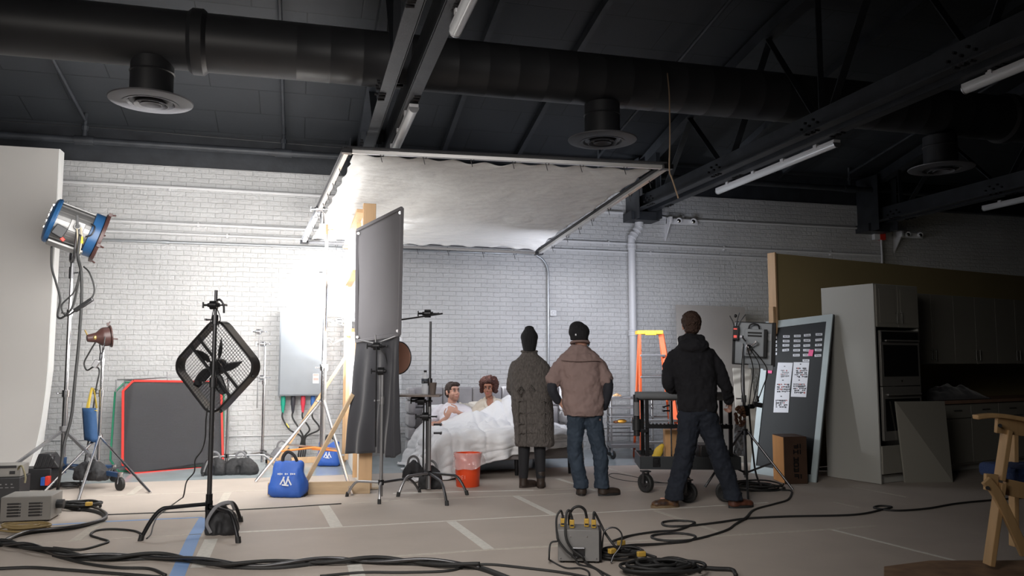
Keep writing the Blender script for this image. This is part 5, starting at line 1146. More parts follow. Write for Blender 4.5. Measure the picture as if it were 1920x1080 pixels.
m.loft([(.01, 0, .93, .185, .14), (.01, 0, .97, .195, .15), (.005, 0, 1.1, .190, .15), (-.01, 0, 1.25, .205, .155), (-.03, 0, 1.40, .225, .15), (-.032, 0, 1.50, .215, .13), (-.035, .0, 1.57, .15, .11), (-.035, .0, 1.61, .11, .10)], 40, wob=.05, freq=1.5, seed=9)
limb(m, [(-.20, 0, 1.49), (-.255, .0, 1.36), (-.27, .02, 1.19), (-.16, .22, 1.13)], [.07, .07, .064, .05]); limb(m, [(.14, 0, 1.48), (.215, .0, 1.36), (.285, .02, 1.19), (.36, .13, 1.03)], [.07, .07, .064, .05])
m.ell((-.035, -.09, 1.575), (.155, .085, .085)); m.ell((-.035, -.03, 1.635), (.125, .10, .06)); m.ell((-.12, .02, 1.62), (.05, .08, .05)); m.ell((.05, .02, 1.62), (.05, .08, .05))
m.build('hooded_sweatshirt', hood, r, voxel=.011, sm=2, disp=((.04, .12), (.018, .04)), smooth=180)
djean = mat('very_dark_denim', (.006, .009, .017), .85, col2=(.011, .016, .028), scale=5, bump=.25, bscale=14)
trousers(T, r, (.01, 0, .96), [(-.07, 0, .88), (-.10, .0, .66), (-.15, .0, .42), (-.235, .0, .13)], [(.09, 0, .88), (.16, 0, .66), (.24, 0, .42), (.325, -.03, .13)], .12, .10, .082, djean)
boot(T, r, (-.245, .0, 0), (-.43, -.03, 0), mat('tan_brown_leather', (.13, .06, .02), .5, col2=(.03, .02, .02), scale=22), .12, 1.05, mat('tan_sole', (.16, .11, .06), .7), 'shoe'); boot(T, r, (.335, -.03, 0), (.50, .02, 0), mat('reddish_brown_leather', (.10, .035, .02), .5), .12, 1.1, None, 'shoe')
# ================================================================== RACK, LADDER, BOARDS
gk = G(1147, 861); T = LF(gk, 0); dxk = .60
r = root('rack_trolley', gk, 'low steel rack trolley on castors holding snacks, near the orange ladder', 'trolley')
m = MB(T)
for x in (0, dxk):
    for y in (0, .42): m.lohi((x - .014, y - .014, .10), (x + .014, y + .014, .88))
for x in (0, dxk):
    for z in (.30, .45, .60, .75): m.lohi((x - .01, 0, z), (x + .01, .42, z + .02))
m.build('upright_frame', steel, r, bevel=.003)
for z, t in ((.865, .025), (.735, .02), (.60, .02), (.485, .028), (.34, .012), (.29, .012), (.165, .05)):
    m = MB(T); m.lohi((-.02, -.03, z), (dxk + .02, .45, z + t)) if t > .015 else m.lohi((.01, .40, z), (dxk, .43, z + t)); m.build('shelf', mat('rack_shelf', (.25, .25, .26), .35, .6), r, bevel=.003)
for x in (0, dxk):
    for y in (0, .42):
        m = MB(T); m.lathe([(.02, -.014), (.058, -.014), (.062, 0), (.058, .014), (.02, .014)], (x + .02, y, .062), (.9, .4, 0), 20); wl = m.build('castor_wheel', rubber, r)
        m = MB(T); m.bar((x + .02, y - .022, .06), (x, y - .01, .12), .012, .04); m.cyl((x, y, .10), (x, y, .125), .025, 12); m.build('castor_fork', chrome, wl)
p = T @ V(.10, .10, .891)
r = root('snack_plate', p, 'small plate of snacks on top of the rack trolley', 'plate')
m = MB(); m.lathe([(0, 0), (.07, 0), (.095, .012), (.09, .014), (.07, .005), (0, .004)], p, seg=24); m.build('plate', pipe_w, r)
m = MB(); m.ell(p + V(.0, 0, .03), (.04, .035, .025)); m.ell(p + V(-.035, .01, .022), (.025, .025, .018)); m.ell(p + V(.035, -.01, .022), (.03, .025, .018)); m.build('snack', mat('baked_snack', (.45, .28, .14), .8, var=.2), r)
p = T @ V(.16, .05, .513)
r = root('snack_packet', p, 'yellow and orange snack packet on the middle rack shelf', 'packet')
m = MB(); m.ell(p + V(0, 0, .03), (.075, .045, .03)); m.build('packet', mat('yellow_packet', (.75, .38, .05), .5), r); m = MB(); m.ell(p + V(-.09, .01, .02), (.04, .035, .02)); m.build('torn_end', mat('brown_packet', (.30, .12, .05), .6), r)
p = T @ V(.42, .04, .513)
m = MB(); m.prism([p + V(-.09, 0, 0), p + V(.10, 0, 0), p + V(-.07, 0, .10)], (0, .1, 0)); m.build('wood_wedge', wood('pale_wedge', (.70, .48, .32)), label='pale wooden wedge on the middle rack shelf', cat='wedge')

gl = G(1235, 866); T = LF(gl, .0)
fibre = mat('orange_fibreglass', (.60, .09, .02), .45); lad_y = mat('yellow_ladder_top', (.75, .45, .03), .45)
r = root('step_ladder', gl, 'orange fibreglass step ladder with a yellow top against the brick wall', 'ladder')
Ht = 1.86
m = MB(T); m.lohi((-.27, .02, Ht - .055), (.10, .26, Ht)); m.lohi((-.16, .00, Ht - .07), (.0, .022, Ht - .02)); m.build('top_cap', lad_y, r, bevel=.008)
for x0, x1 in ((-.235, -.26), (.075, .34)):
    m = MB(T); a = V(x0, .06, Ht - .05); b = V(x1, -.10, .0); m.bar(a, b, .035, .075); m.build('front_rail', fibre, r, bevel=.004)
    m = MB(T); a = V(x0 + .02, .24, Ht - .07); b = V(x1 * .98, .62, .0); m.bar(a, b, .03, .045); m.build('rear_rail', fibre, r, bevel=.004)
for i in range(1, 6):
    z = Ht - .05 - .305 * i; t = (Ht - .05 - z) / (Ht - .05); xl = -.235 - .025 * t; xr = .075 + .265 * t; y = .06 - .16 * t
    m = MB(T); m.lohi((xl, y - .04, z - .025), (xr, y + .05, z + .008)); m.build('step', steel, r, bevel=.003)
    if i in (2, 4): m = MB(T); m.lohi((xl, .24 + .38 * t - .01, z), (xr, .24 + .38 * t + .01, z + .02)); m.build('rear_brace', steel, r)
m = MB(T); m.lohi((-.21, .03, Ht - .30), (-.2, .3, Ht - .28)); m.bar((-.25, .02, .85), (-.25, .42, .85), .012, .02); m.build('spreader', steel, r)

# large boards leaning on the brick wall
def quad_board(name, px, Zs, mt, th, **k):
    P = [W(u, v, z) for (u, v), z in zip(px, Zs)]; n = (P[1] - P[0]).cross(P[3] - P[0]).normalized()
    if n.dot(Fh) < 0: n = -n
    m = MB(); m.prism(P, n * th); return m.build(name, mt, smooth=0, **k), P, n
grey_board = mat('grey_wall_board', (.30, .28, .26), .7, var=.06, scale=2)
quad_board('leaning_board', [(1268, 571), (1396, 576), (1425, 872), (1283, 872)], [12.75, 13.1, 12.3, 11.95], grey_board, .03, label='large grey board leaning on the brick wall behind the hooded man', cat='board')
quad_board('leaning_board', [(1374, 690), (1408, 692), (1428, 868), (1388, 872)], [12.3, 12.3, 11.5, 11.4], mat('pale_board', (.42, .40, .36), .7, var=.05), .02, label='narrow pale board leaning behind the monitor stand', cat='board')

# ================================================================== EQUIPMENT CART
w1, w2, w3 = G(1211, 924), G(1289, 943), G(1362, 942)
cen = G(1290, 915); T = LF(cen, -.06)
cart_m = mat('dark_cart_tray', (.055, .06, .065), .4, .4)
r = root('equipment_cart', cen, 'black equipment cart on rubber wheels in front of the hooded man', 'cart')
L0, L1 = -.545, .52; zt = .32
m = MB(T); m.lohi((L0, -.27, zt - .005), (L1, .33, zt + .012)); m.lohi((L0, -.285, zt - .08), (L1, -.27, zt + .06)); m.lohi((L0, .33, zt - .08), (L1, .345, zt + .06)); m.lohi((L0 - .015, -.285, zt - .08), (L0, .345, zt + .06)); m.lohi((L1, -.285, zt - .08), (L1 + .015, .345, zt + .06)); m.build('base_tray', cart_m, r, bevel=.003)
m = MB(T); m.lohi((-.42, -.300, zt - .05), (-.34, -.285, zt + .05)); m.lohi((-.40, -.310, zt - .02), (-.36, -.299, zt + .03)); m.build('latch', black, r, bevel=.003)
m = MB(T)
for x in (-.47, .44):
    for y in (-.22, .28): m.lohi((x - .02, y - .02, zt), (x + .02, y + .02, 1.02))
m.build_each('upright_post', black, r, bevel=.003)
m = MB(T); m.cyl((-.60, -.24, 1.04), (.46, -.24, 1.04), .042, 20); m.build('padded_push_bar', mat('grey_foam', (.17, .18, .19), .7), r)
m = MB(T); m.lohi((-.60, -.19, .985), (.48, .30, 1.0)); m.build('top_shelf', mat('top_shelf_grey', (.18, .18, .19), .4), r, bevel=.003)
m = MB(T); m.lohi((-.48, -.26, .68), (.46, -.235, .725))
for i in range(22): m.lohi((-.46 + i * .042, -.264, .718), (-.44 + i * .042, -.232, .735))
m.build('middle_rail', black, r, smooth=0)
m = MB(T); m.cyl((-.585, -.24, 1.05), (-.585, -.24, .60), .036, 18); m.cyl((-.585, -.24, .66), (-.585, -.24, .78), .05, 18); m.build('tool_holder', black_pl, r)
m = MB(T); m.cyl((-.585, -.27, .82), (-.585, -.27, .97), .030, 14); m.build('clear_tube', mat('tube_plastic', (.4, .4, .42), .1, alpha=.5), r)
m = MB(T); m.lohi((-.55, -.3, .64), (-.47, -.24, .67)); m.build('holder_bracket', black, r)
for i, g in enumerate((w1, w2, w3, w1 + (w3 - w2))):
    g = V(g.x, g.y, 0); rr = .105; axw = (Rh * .93 + Fh * .36) if i != 0 else (Rh * .80 + Fh * .6); axw = axw.normalized() if i == 0 else (Fh * .95 + Rh * .2).normalized() if i == 2 else (Fh * .8 + Rh * .5).normalized()
    m = MB(); m.lathe([(.06, -.022), (.085, -.03), (.100, -.022), (rr, 0), (.100, .022), (.085, .03), (.06, .022)], g + UP * rr, axw, 36, closed=True); wh = m.build('rubber_tyre', rubber, r)
    m = MB(); m.lathe([(.015, -.026), (.03, -.026), (.04, -.014), (.062, -.018), (.066, 0), (.062, .018), (.04, .014), (.03, .026), (.015, .026)], g + UP * rr, axw, 24)
    for k in range(5): a = 2 * pi * k / 5; x = axw.orthogonal().normalized(); y = axw.cross(x); c = g + UP * rr + (x * cos(a) + y * sin(a)) * .045; m.cyl(c - axw * .022, c + axw * .022, .007, 8)
    m.build('wheel_hub', dsteel, wh)
    m = MB()
    for q in (-1, 1): m.bar(g + UP * rr + axw * .042 * q, g + UP * (2 * rr + .025) + axw * .036 * q, .008, .05)
    m.box(g + UP * (2 * rr + .02), (.09, .09, .012)); m.build('wheel_fork', dsteel, wh)
def on_cart(x, y, z): return T @ V(x, y, z)
p = on_cart(-.12, .0, zt + .014)
r = root('apple_box', p, 'orange wooden box standing on end on the black cart', 'wooden box')
m = MB(T); m.lohi((-.25, -.04, zt + .015), (.06, .14, zt + .015 + .31)); m.build('box_body', mat('orange_ply_box', (.60, .34, .15), .6, var=.08), r, bevel=.004)  # plain orange plywood colour
m = MB(T); m.cyl((-.01, -.045, zt + .07), (-.01, -.038, zt + .07), .012, 12); m.build('hand_hole', black, r)
p = on_cart(-.34, -.12, zt + .014)
r = root('work_glove', p, 'yellow padded glove lying in the cart tray at its left end', 'glove')
m = MB(T); m.ell((-.34, -.12, zt + .085), (.05, .03, .085), R=Matrix.Rotation(.45, 3, 'Y')); m.ell((-.31, -.12, zt + .14), (.03, .025, .05), R=Matrix.Rotation(.7, 3, 'Y')); m.ell((-.37, -.12, zt + .045), (.04, .03, .03)); m.build('padding', mat('yellow_padding', (.75, .50, .05), .6), r, voxel=.008, smooth=180)
p = on_cart(-.17, -.18, zt + .014)
r = root('grip_spigot_rod', p, 'short chrome rod with wing knobs standing in the cart beside the orange box', 'rod')
m = MB(T); m.cyl((-.20, -.18, zt + .02), (-.20, -.18, .80), .009, 10); m.cyl((-.20, -.18, .70), (-.20, -.18, .98), .022, 14); m.build('rod', chrome, r)
m = MB(); pin_knob(m, on_cart(-.22, -.19, .87), -Rh, 1.3); pin_knob(m, on_cart(-.22, -.19, .93), -Rh - UP * .3, 1.3); m.build('wing_knob', black, r)
m = MB(T); m.lohi((.12, -.15, zt + .014), (.42, .2, zt + .17)); m.build('equipment_case', black_pl, label='black case in the right end of the cart tray behind the hooded man', cat='case', bevel=.012)
cable('thin_cable', [G(1300, 909) + UP * .01, G(1240, 906) + UP * .006, G(1180, 893) + UP * .006, G(1150, 889) + UP * .006, G(1142, 893) + UP * .006, G(1160, 900) + UP * .006, G(1200, 905) + UP * .006, G(1290, 908) + UP * .006], .006, 'thin black cable looping on the paper under the left end of the cart')

# ================================================================== MONITOR ON ITS STAND
gm = G(1399, 912); zm = depth(gm)
r = root('light_stand', gm, 'grip stand holding the monitor, right of the hooded man', 'light stand')
MSTAND = r
column(r, gm, [(.10, .020), (1.0, .016), (1.62, .013)], steel)
tripod(r, gm, [G(1403, 941), G(1487, 920), G(1322, 915)], .62, .16, dsteel, .013)
m = MB(); m.box(W(1395, 770, zm - .04), (.08, .06, .12)); m.box(W(1408, 762, zm - .1), (.06, .05, .05)); m.build_each('cable_clip', black, r, bevel=.006)
cm = W(1413, 644, zm - .02); T = LF(cm, radians(-14)) @ Matrix.Rotation(radians(3), 4, 'Y')
mon_g = mat('monitor_back_grey', (.50, .54, .58), .4); mon_d = mat('monitor_frame_black', (.012, .012, .014), .4)
r = root('monitor', cm - UP * .28, 'grey backed video monitor seen from behind on the stand, with battery and cables', 'monitor')
m = MB(T); m.lohi((-.21, .04, -.24), (.235, .075, .24)); m.build('rear_shell', mon_g, r, bevel=.012)
m = MB(T); m.lohi((.20, .03, -.255), (.245, .14, .25)); m.lohi((-.235, .03, -.25), (-.205, .12, .10)); m.lohi((-.21, .076, -.25), (.24, .12, .25)); m.build('side_frame', mon_d, r, bevel=.006)
m = MB(T); m.lohi((-.10, -.06, -.15), (.11, .04, .165)); m.build('battery_plate', mon_g, r, bevel=.008)
m = MB(T); m.lohi((.11, -.055, -.155), (.145, .04, .165)); m.build('battery_side', mon_d, r, bevel=.004)
m = MB(T)
for k in range(2): m.lohi((-.07, -.064, .075 + k * .035), (.085, -.058, .095 + k * .035))
m.build('vent_slots', mon_d, r, smooth=0)
m = MB(T); m.tube(smooth_path([V(-.06, -.02, .165), V(-.045, -.03, .21), V(0, -.03, .225), V(.045, -.03, .21), V(.06, -.02, .165)]), .009, 8); m.build('carry_handle', black_pl, r)
m = MB(T); m.lohi((-.05, .0, -.285), (.115, .04, -.24)); m.lohi((.115, .0, -.30), (.22, .06, -.24)); m.build('lower_unit', mon_g, r, bevel=.005)
m = MB(T); m.lohi((.15, .033, -.13), (.185, .039, -.095)); m.lohi((.155, .033, .04), (.195, .039, .12)); m.build('white_sticker', white_print, r, smooth=0)
m = MB(T); m.lohi((-.235, -.04, .03), (-.165, .03, .19)); m.build('transmitter', black_pl, r, bevel=.006)
m = MB(T); m.lohi((-.225, -.046, .055), (-.19, -.04, .085)); m.lohi((-.228, -.046, .15), (-.19, -.04, .165)); m.build('red_light_label', mat('red_label', (.9, .12, .10), .4, emit=((1, .12, .1), .5)), r, smooth=0)
m = MB(T)
for q, h, tx in ((-.22, .12, -.07), (-.20, .16, .04), (-.18, .14, .10)): m.tube([V(q, .0, .19), V(q + tx * .3, 0, .19 + h * .5), V(q + tx * .8, 0, .19 + h)], .006, 6)
m.ell((-.21, 0, .31), (.018, .012, .02)); m.build_each('antenna', black_pl, r)
m = MB(T); m.cyl((-.06, -.14, -.05), (-.06, -.06, -.05), .03, 14); m.ell((-.06, -.14, -.05), (.035, .035, .035)); pin_knob(m, T.inverted() @ W(1398, 640, zm - .18), (-.6, -.2, .7), 1.4); pin_knob(m, (-.03, -.15, -.03), (.7, -.2, .6), 1.4); m.lohi((-.085, -.12, -.12), (-.035, -.08, .0)); m.build('mount_knuckle', chrome, r)
for i, (dx, dz, rr) in enumerate(((0, 0, .006), (12, -4, .005), (26, 2, .006), (-22, 6, .005))):
    pts = [W(1400 + dx * .3, 650, zm - .2), W(1412 + dx, 690 + dz, zm - .16), W(1408 + dx * .8, 730, zm - .14), W(1404 + dx * .4, 765, zm - .1)]
    cable('video_cable', pts, rr, ['straight black cable down the centre of the monitor stand', 'black cable curving right under the monitor', 'black cable with the widest curve hanging right under the monitor', 'black cable hanging left under the monitor'][i])
m = MB(); a = W(1412, 757, zm - .1); m.bar(a, a + Rh * .10 - UP * .02, .05, .055); m.cyl(a + UP * .02 + Rh * .06, a + UP * .09 + Rh * .05, .014, 8); m.build('power_adapter', black_pl, label='black plug adapter hanging at the middle of the monitor stand', cat='adapter', bevel=.01)
p = W(1388, 780, zm - .15)
m = MB(); rr_ = random.Random(3)
for k in range(26):
    d_ = Vector((rr_.uniform(-1, 1), rr_.uniform(-1, 1), rr_.uniform(-1, 1))).normalized(); q = p + Vector((d_.x * .05, d_.y * .05, d_.z * .11)); m.ell(q, (.022, .022, .022), 8, 6)
m.build('beanbag', mat('patterned_pouch', (.10, .02, .025), .7, col2=(.30, .16, .07), scale=70), label='dark red patterned pouch hanging on the monitor stand by the hand of the hooded man', cat='pouch')
m = MB()
m.grid(lambda s, t: W(1377 + 22 * s - 2 * t, 795 + 60 * t, zm + .25 + .03 * noise.noise(V(s * 5, t * 8, 1))), 18, 30)
m.build('clear_wrap', mat('crinkled_plastic', (.45, .47, .5), .15, var=.5, scale=30, bump=1.0, bscale=20, spec=.9), MSTAND, 'crinkled clear plastic wrap', solid=.003, smooth=180)
cable('power_cable', [W(1404, 765, zm - .05), W(1407, 800, zm), W(1412, 850, zm + .02), W(1418, 890, zm - .02), G(1432, 917) + UP * .012, G(1462, 921) + UP * .012, G(1482, 922) + UP * .012, G(1484, 929) + UP * .012, G(1476, 940) + UP * .012, G(1450, 948) + UP * .012, G(1415, 958) + UP * .012, G(1400, 972) + UP * .012], .011, 'black cable from the monitor stand bending across the floor behind the shoe')
r = root('cable_coil', G(1420, 916), 'flat coil of black cable on the floor at the foot of the monitor stand', 'cable coil')
def coil(r, c, R0, turns, rad, mt, flat=1.0, seed=0, zz=.012, nm='coiled_cable'):
    rg = random.Random(seed); pts = []; N = turns * 32; ph = [rg.uniform(0, 6.28) for _ in range(3)]
    for i in range(N):
        a = 2 * pi * i / 32; k = i / N; rr = R0 * (.72 + .28 * sin(k * 9 + ph[0])) * (1 + .05 * sin(a * 2 + ph[1])); pts.append(Vector(c) + Rh * (cos(a) * rr + .02 * sin(k * 14 + ph[2])) + Fh * (sin(a) * rr * flat) + UP * (zz + rad * (1.0 + 1.6 * (i / 32) * .55 + .4 * sin(a * 3 + k * 20))))
    m = MB(); m.tube(pts, rad, 6); return m.build(nm, mt, r, smooth=180)
coil(r, G(1420, 916), .30, 6, .010, rubber, .9, 2, -.004)

# ================================================================== CHALKBOARD WITH LABELS
px = [(1436, 604), (1562, 589), (1530, 906), (1407, 887)]
zb0 = depth(G(1407, 887)); zb1 = depth(G(1530, 906))
P = [W(1436, 604, zb0 + .32), W(1562, 589, zb1 + .30), W(1530, 906, zb1), W(1407, 887, zb0)]
bx = (P[1] - P[0]).normalized(); bn = (P[1] - P[0]).cross(P[3] - P[0]).normalized()
if bn.dot(Fh) > 0: bn = -bn
P0 = P[0]
def onb(u, v, off=0):
    rd = ray(u, v); t = (P0 - EYEV).dot(bn) / rd.dot(bn); return EYEV + rd * t + bn * off
P = [onb(*q) for q in px]
r = root('chalkboard', V(P[2].x, P[2].y, 0), 'tall dark board in a pale blue grey frame leaning back, with rows of paper labels', 'board')
cen_ = sum(P, Vector()) / 4; bf = mat('pale_blue_frame', (.46, .54, .56), .55, var=.05)
inn = [onb(1446, 616), onb(1550, 603), onb(1521, 890), onb(1418, 873)]
m = MB(); m.prism([p - bn * .03 for p in P], bn * .022); m.build('backing', mat('board_backing', (.02, .02, .022), .6), r, smooth=0)
for i in range(4):
    j = (i + 1) % 4; m = MB(); m.prism([P[i] - bn * .008, P[j] - bn * .008, inn[j] - bn * .008, inn[i] - bn * .008], bn * .016); m.build('frame_board', bf, r, smooth=0)
m = MB(); m.prism([p - bn * .008 for p in inn], bn * .006); m.build('black_surface', mat('chalkboard_black', (.008, .011, .013), .5, var=.2, scale=3, spec=.25), r, smooth=0)
paperw = mat('white_paper', (.72, .74, .80), .6); inkm = mat('print_ink', (.05, .05, .06), .6); pinkm = mat('pink_note', (.90, .12, .32), .6); redink = mat('muted_red_print', (.40, .12, .12), .6)
s_ = 120 / 762.0
def zp(x, y): return 1440 + x * s_, 610 + y * (170 / 1080.0)
cols = {-20: [(148,), (196,), (243,), (292,), (340,)], 220: [(133,), (188,), (238,), (295,)], 350: [(127,), (185,), (242,), (297,), (356,)], 468: [(118,), (180,), (241,), (297,), (354,), (419,)], 607: [(108,), (173,), (235,), (294,), (360,)]}
rng = random.Random(5)
def patch(m, x0, y0, x1, y1, off, sk_=0):
    a = [zp(x0, y0 + sk_), zp(x1, y0 - sk_), zp(x1, y1 - sk_), zp(x0, y1 + sk_)]; m.prism([onb(u, v, off) for u, v in a], bn * .0012)
for x, ys in cols.items():
    for (y,) in ys:
        if x < 0: x0, x1 = 70, 108
        else: x0, x1 = x - 40 - (y - 130) * .05, x + 40 - (y - 130) * .05
        k = rng.uniform(-1, 4); m = MB(); patch(m, x0, y - 14, x1, y + 14, .001, k); lb = m.build('paper_label', paperw, r, 'small white paper label', smooth=0)
        m = MB(); xx = x0 + 14
        while xx < x1 - 12: w_ = rng.uniform(3, 9); patch(m, xx, y - 4 - rng.uniform(0, 3), min(xx + w_, x1 - 8), y + 5, .0025, 0); xx += w_ + rng.uniform(2, 7)
        if len(m.v): m.build('label_print', inkm, lb, smooth=0)
for i, (pts, blocks) in enumerate(((((120, 444), (298, 446), (262, 760), (244, 1040), (66, 1038), (84, 760)), ((200, 575, 90, 86), (180, 742, 140, 90), (160, 938, 130, 100))), (((308, 440), (494, 440), (474, 650), (456, 856), (274, 850), (290, 650)), ((390, 560, 140, 110), (374, 750, 140, 108))))):
    m = MB(); m.prism([onb(*zp(*q), .002) for q in pts], bn * .0015); sh_ = m.build('printed_sheet', paperw, r, 'long white sheet of printed thumbnails', smooth=0)
    for bi, (bx_, by_, bw_, bh_) in enumerate(blocks):
        m = MB(); m2 = MB(); yy = by_ - bh_ / 2
        patch(m, bx_ - 8, by_ - bh_ / 2 - 48, bx_ + 8, by_ - bh_ / 2 - 36, .0045)
        while yy < by_ + bh_ / 2:
            xx = bx_ - bw_ / 2; hh = rng.uniform(14, 26)
            while xx < bx_ + bw_ / 2:
                ww = rng.uniform(8, 22)
                if rng.random() < .82: patch(m2 if rng.random() < .10 else m, xx, yy, xx + ww, yy + hh * rng.uniform(.5, 1), .0045)
                xx += ww + rng.uniform(2, 7)
            yy += hh + 4
        m.build('thumbnail_print', inkm if (i, bi) != (0, 0) else mat('faint_ink', (.25, .25, .27), .6), sh_, smooth=0)
        if len(m2.v): m2.build('thumbnail_print', redink, sh_, smooth=0)
for q in ([(495, 290), (548, 293), (534, 370), (480, 364)], [(0, 494), (58, 494), (50, 574), (-10, 570)]):
    m = MB(); m.prism([onb(*zp(*p), .006) for p in q], bn * .002); m.build('pink_note', pinkm, r, 'bright pink sticky note', smooth=0)

# stencilled box beside the board, lit side and shaded front put into its colours
b0, b1, b2 = G(1451, 900), G(1472, 909), G(1515, 908)
r = root('wooden_box', (b0 + b2) / 2, 'tall wooden box, side coloured as lit orange and stencilled front as shaded, at the foot of the board', 'wooden box')
hb = W(1472, 820, depth(b1)).z
b3 = b0 + (b2 - b1); m = MB(); m.prism([b0 + UP * .006, b1 + UP * .006, b2 + UP * .006, b3 + UP * .006], UP * hb); m.build('box_body', boxwood_shade, r, bevel=.004)
off_ = (b0 - b1).cross(UP).normalized(); off_ = off_ if off_.dot(Fh) < 0 else -off_
m = MB(); m.prism([b0.lerp(b1, .02) + off_ * .001 + UP * .012, b0.lerp(b1, .98) + off_ * .001 + UP * .012, b0.lerp(b1, .98) + off_ * .001 + UP * (hb - .002), b0.lerp(b1, .02) + off_ * .001 + UP * (hb - .002)], off_ * .004); m.build('lit_side', boxwood, r, 'side of the box in lit orange wood colour', smooth=0)
fo = (b2 - b1).cross(UP).normalized(); fo = fo if fo.dot(Fh) < 0 else -fo; fx_ = (b2 - b1).normalized(); wb = (b2 - b1).length
m = MB(); rg = random.Random(11)
for k, zc_ in enumerate((.52, .44, .34, .27, .20, .11)):
    zc_ = zc_ / .64 * hb; h_ = .028; x0 = wb * .42
    for (dx, dz, ww, hh) in rg.sample([(0, 0, .012, .05), (.05, 0, .012, .05), (.025, .02, .05, .012), (.025, -.02, .05, .012), (.025, 0, .05, .012), (.08, 0, .012, .05)], 4): m.box(b1 + fx_ * (x0 + dx) + UP * (zc_ + dz) + fo * .003, (ww, .006, hh))
m.build('stencil_marks', black, r, smooth=0)
m = MB(); p = G(1448, 893); m.tube([p, p + UP * .02 + Rh * .05, p + Rh * .14 + UP * .02, p + Rh * .2 + UP * .015 + Fh * .05, p + Rh * .06 + UP * .02 + Fh * .08], .014, 8); m.build('small_cable_bundle', rubber, label='small bundle of black cable behind the box at the board foot', cat='cable')

# ================================================================== KITCHEN SET
dk = V(.968, .25, 0); nk = V(-.25, .968, 0); ok = V(6.5, 7.95, 0); K = frame(ok, dk, nk, UP)
olive = mat('olive_painted_flat', (.40, .32, .16), .8, var=.05, scale=1)
cabm = mat('white_cabinet_paint', (.42, .42, .39), .5, spec=.4); doorm = mat('cabinet_door_paint', (.27, .26, .225), .5)
ovs0 = mat('dull_steel_handle', (.16, .16, .15), .45, .6)
r = root('kitchen_wall_flat', K @ V(2, .8, 0), 'wide olive painted wall flat behind the kitchen cabinets', 'wall flat')
FX0 = (K.inverted() @ W(1474, 475, 10.35)).x; FZ = W(1474, 475, depth(K @ V(FX0, 1.40, 0))).z
m = MB(K); m.lohi((FX0, 1.40, .01), (9.0, 1.415, FZ)); m.build('painted_skin', olive, r, smooth=0)
m = MB(K); m.lohi((FX0 - .03, 1.37, .01), (FX0, 1.50, FZ + .01)); m.lohi((FX0, 1.416, FZ - .08), (9, 1.50, FZ)); m.build('end_stud', pine, r, bevel=.003)
m = MB(K); m.lohi((FX0 - .08, 1.38, 1.0), (FX0 - .035, 1.46, 2.13)); m.build('short_stud', pine, r, bevel=.003)
r = root('oven_cabinet', K @ V(.4, .3, 0), 'tall white kitchen cabinet with two built in ovens', 'kitchen cabinet')
TW_ = .82
m = MB(K); m.lohi((.0, .02, .01), (.02, .76, 2.33)); m.lohi((TW_ - .02, .02, .01), (TW_, .76, 2.33)); m.lohi((.02, .02, 2.31), (TW_ - .02, .76, 2.33)); m.lohi((.02, .06, .01), (TW_ - .02, .10, .10)); m.lohi((.02, .70, .1), (TW_ - .02, .72, 2.3)); m.build('carcass', cabm, r, smooth=0)
for x0, x1, hx in ((.02, .405, .36), (.41, .80, .45)):
    m = MB(K); m.lohi((x0, .0, 1.82), (x1, .02, 2.32)); dd = m.build('door', doorm, r, bevel=.003)
    m = MB(K); m.lohi((x0 + .05, -.003, 1.87), (x1 - .05, .001, 2.27)); m.build('door_panel', doorm, dd, bevel=.003)
    m = MB(K); m.cyl((hx, -.025, 1.86), (hx, -.025, 2.0), .004, 8); m.cyl((hx, -.025, 1.87), (hx, 0, 1.87), .004, 6); m.cyl((hx, -.025, 1.99), (hx, 0, 1.99), .004, 6); m.build('door_handle', ovs0, dd)
m = MB(K); m.lohi((.02, .0, .12), (.80, .02, .44)); dd = m.build('drawer_front', doorm, r, bevel=.003)
ovs = mat('oven_steel', (.30, .29, .27), .35, .6); ovg = mat('oven_glass', (.012, .012, .012), .12)
for z0 in (.50, 1.13):
    top = z0 + .62 if z0 < 1 else 1.78
    m = MB(K); m.lohi((.05, -.012, z0), (.77, .02, top)); ov = m.build('oven', ovs, r, bevel=.003)
    m = MB(K); m.lohi((.09, -.016, z0 + .11), (.73, -.011, z0 + .48)); m.build('oven_window', ovg, ov, smooth=0)
    if z0 > 1: m = MB(K); m.lohi((.07, -.016, 1.645), (.75, -.011, 1.765)); m.build('control_panel', ovg, ov, smooth=0)
    m = MB(K); m.cyl((.10, -.045, z0 + .53), (.72, -.045, z0 + .53), .010, 10); m.cyl((.12, -.045, z0 + .53), (.12, -.01, z0 + .53), .007, 8); m.cyl((.70, -.045, z0 + .53), (.70, -.01, z0 + .53), .007, 8); m.build('oven_handle', ovs, ov)
    m = MB(K); m.ell((.41, -.016, z0 + .055), (.012, .003, .012)); m.build('badge', ovg, ov)
r = root('wall_cabinet', K @ V(2, .5, 1.38), 'white wall cabinets right of the ovens with a narrow open shelf bay', 'kitchen cabinet')
m = MB(K); m.lohi((.83, .40, 1.38), (.845, .79, 2.30)); m.lohi((1.16, .40, 1.38), (1.175, .79, 2.30)); m.lohi((.83, .40, 2.285), (1.175, .79, 2.30)); m.lohi((.845, .77, 1.38), (1.16, .79, 2.29))
m.build('open_bay', cabm, r, smooth=0)
for z in (1.38, 1.62, 1.95): m = MB(K); m.lohi((.845, .41, z), (1.16, .77, z + .02)); m.build('shelf', cabm, r, smooth=0)
m = MB(K); m.lohi((1.176, .42, 1.38), (4.6, .79, 2.30)); m.build('carcass', cabm, r, smooth=0)
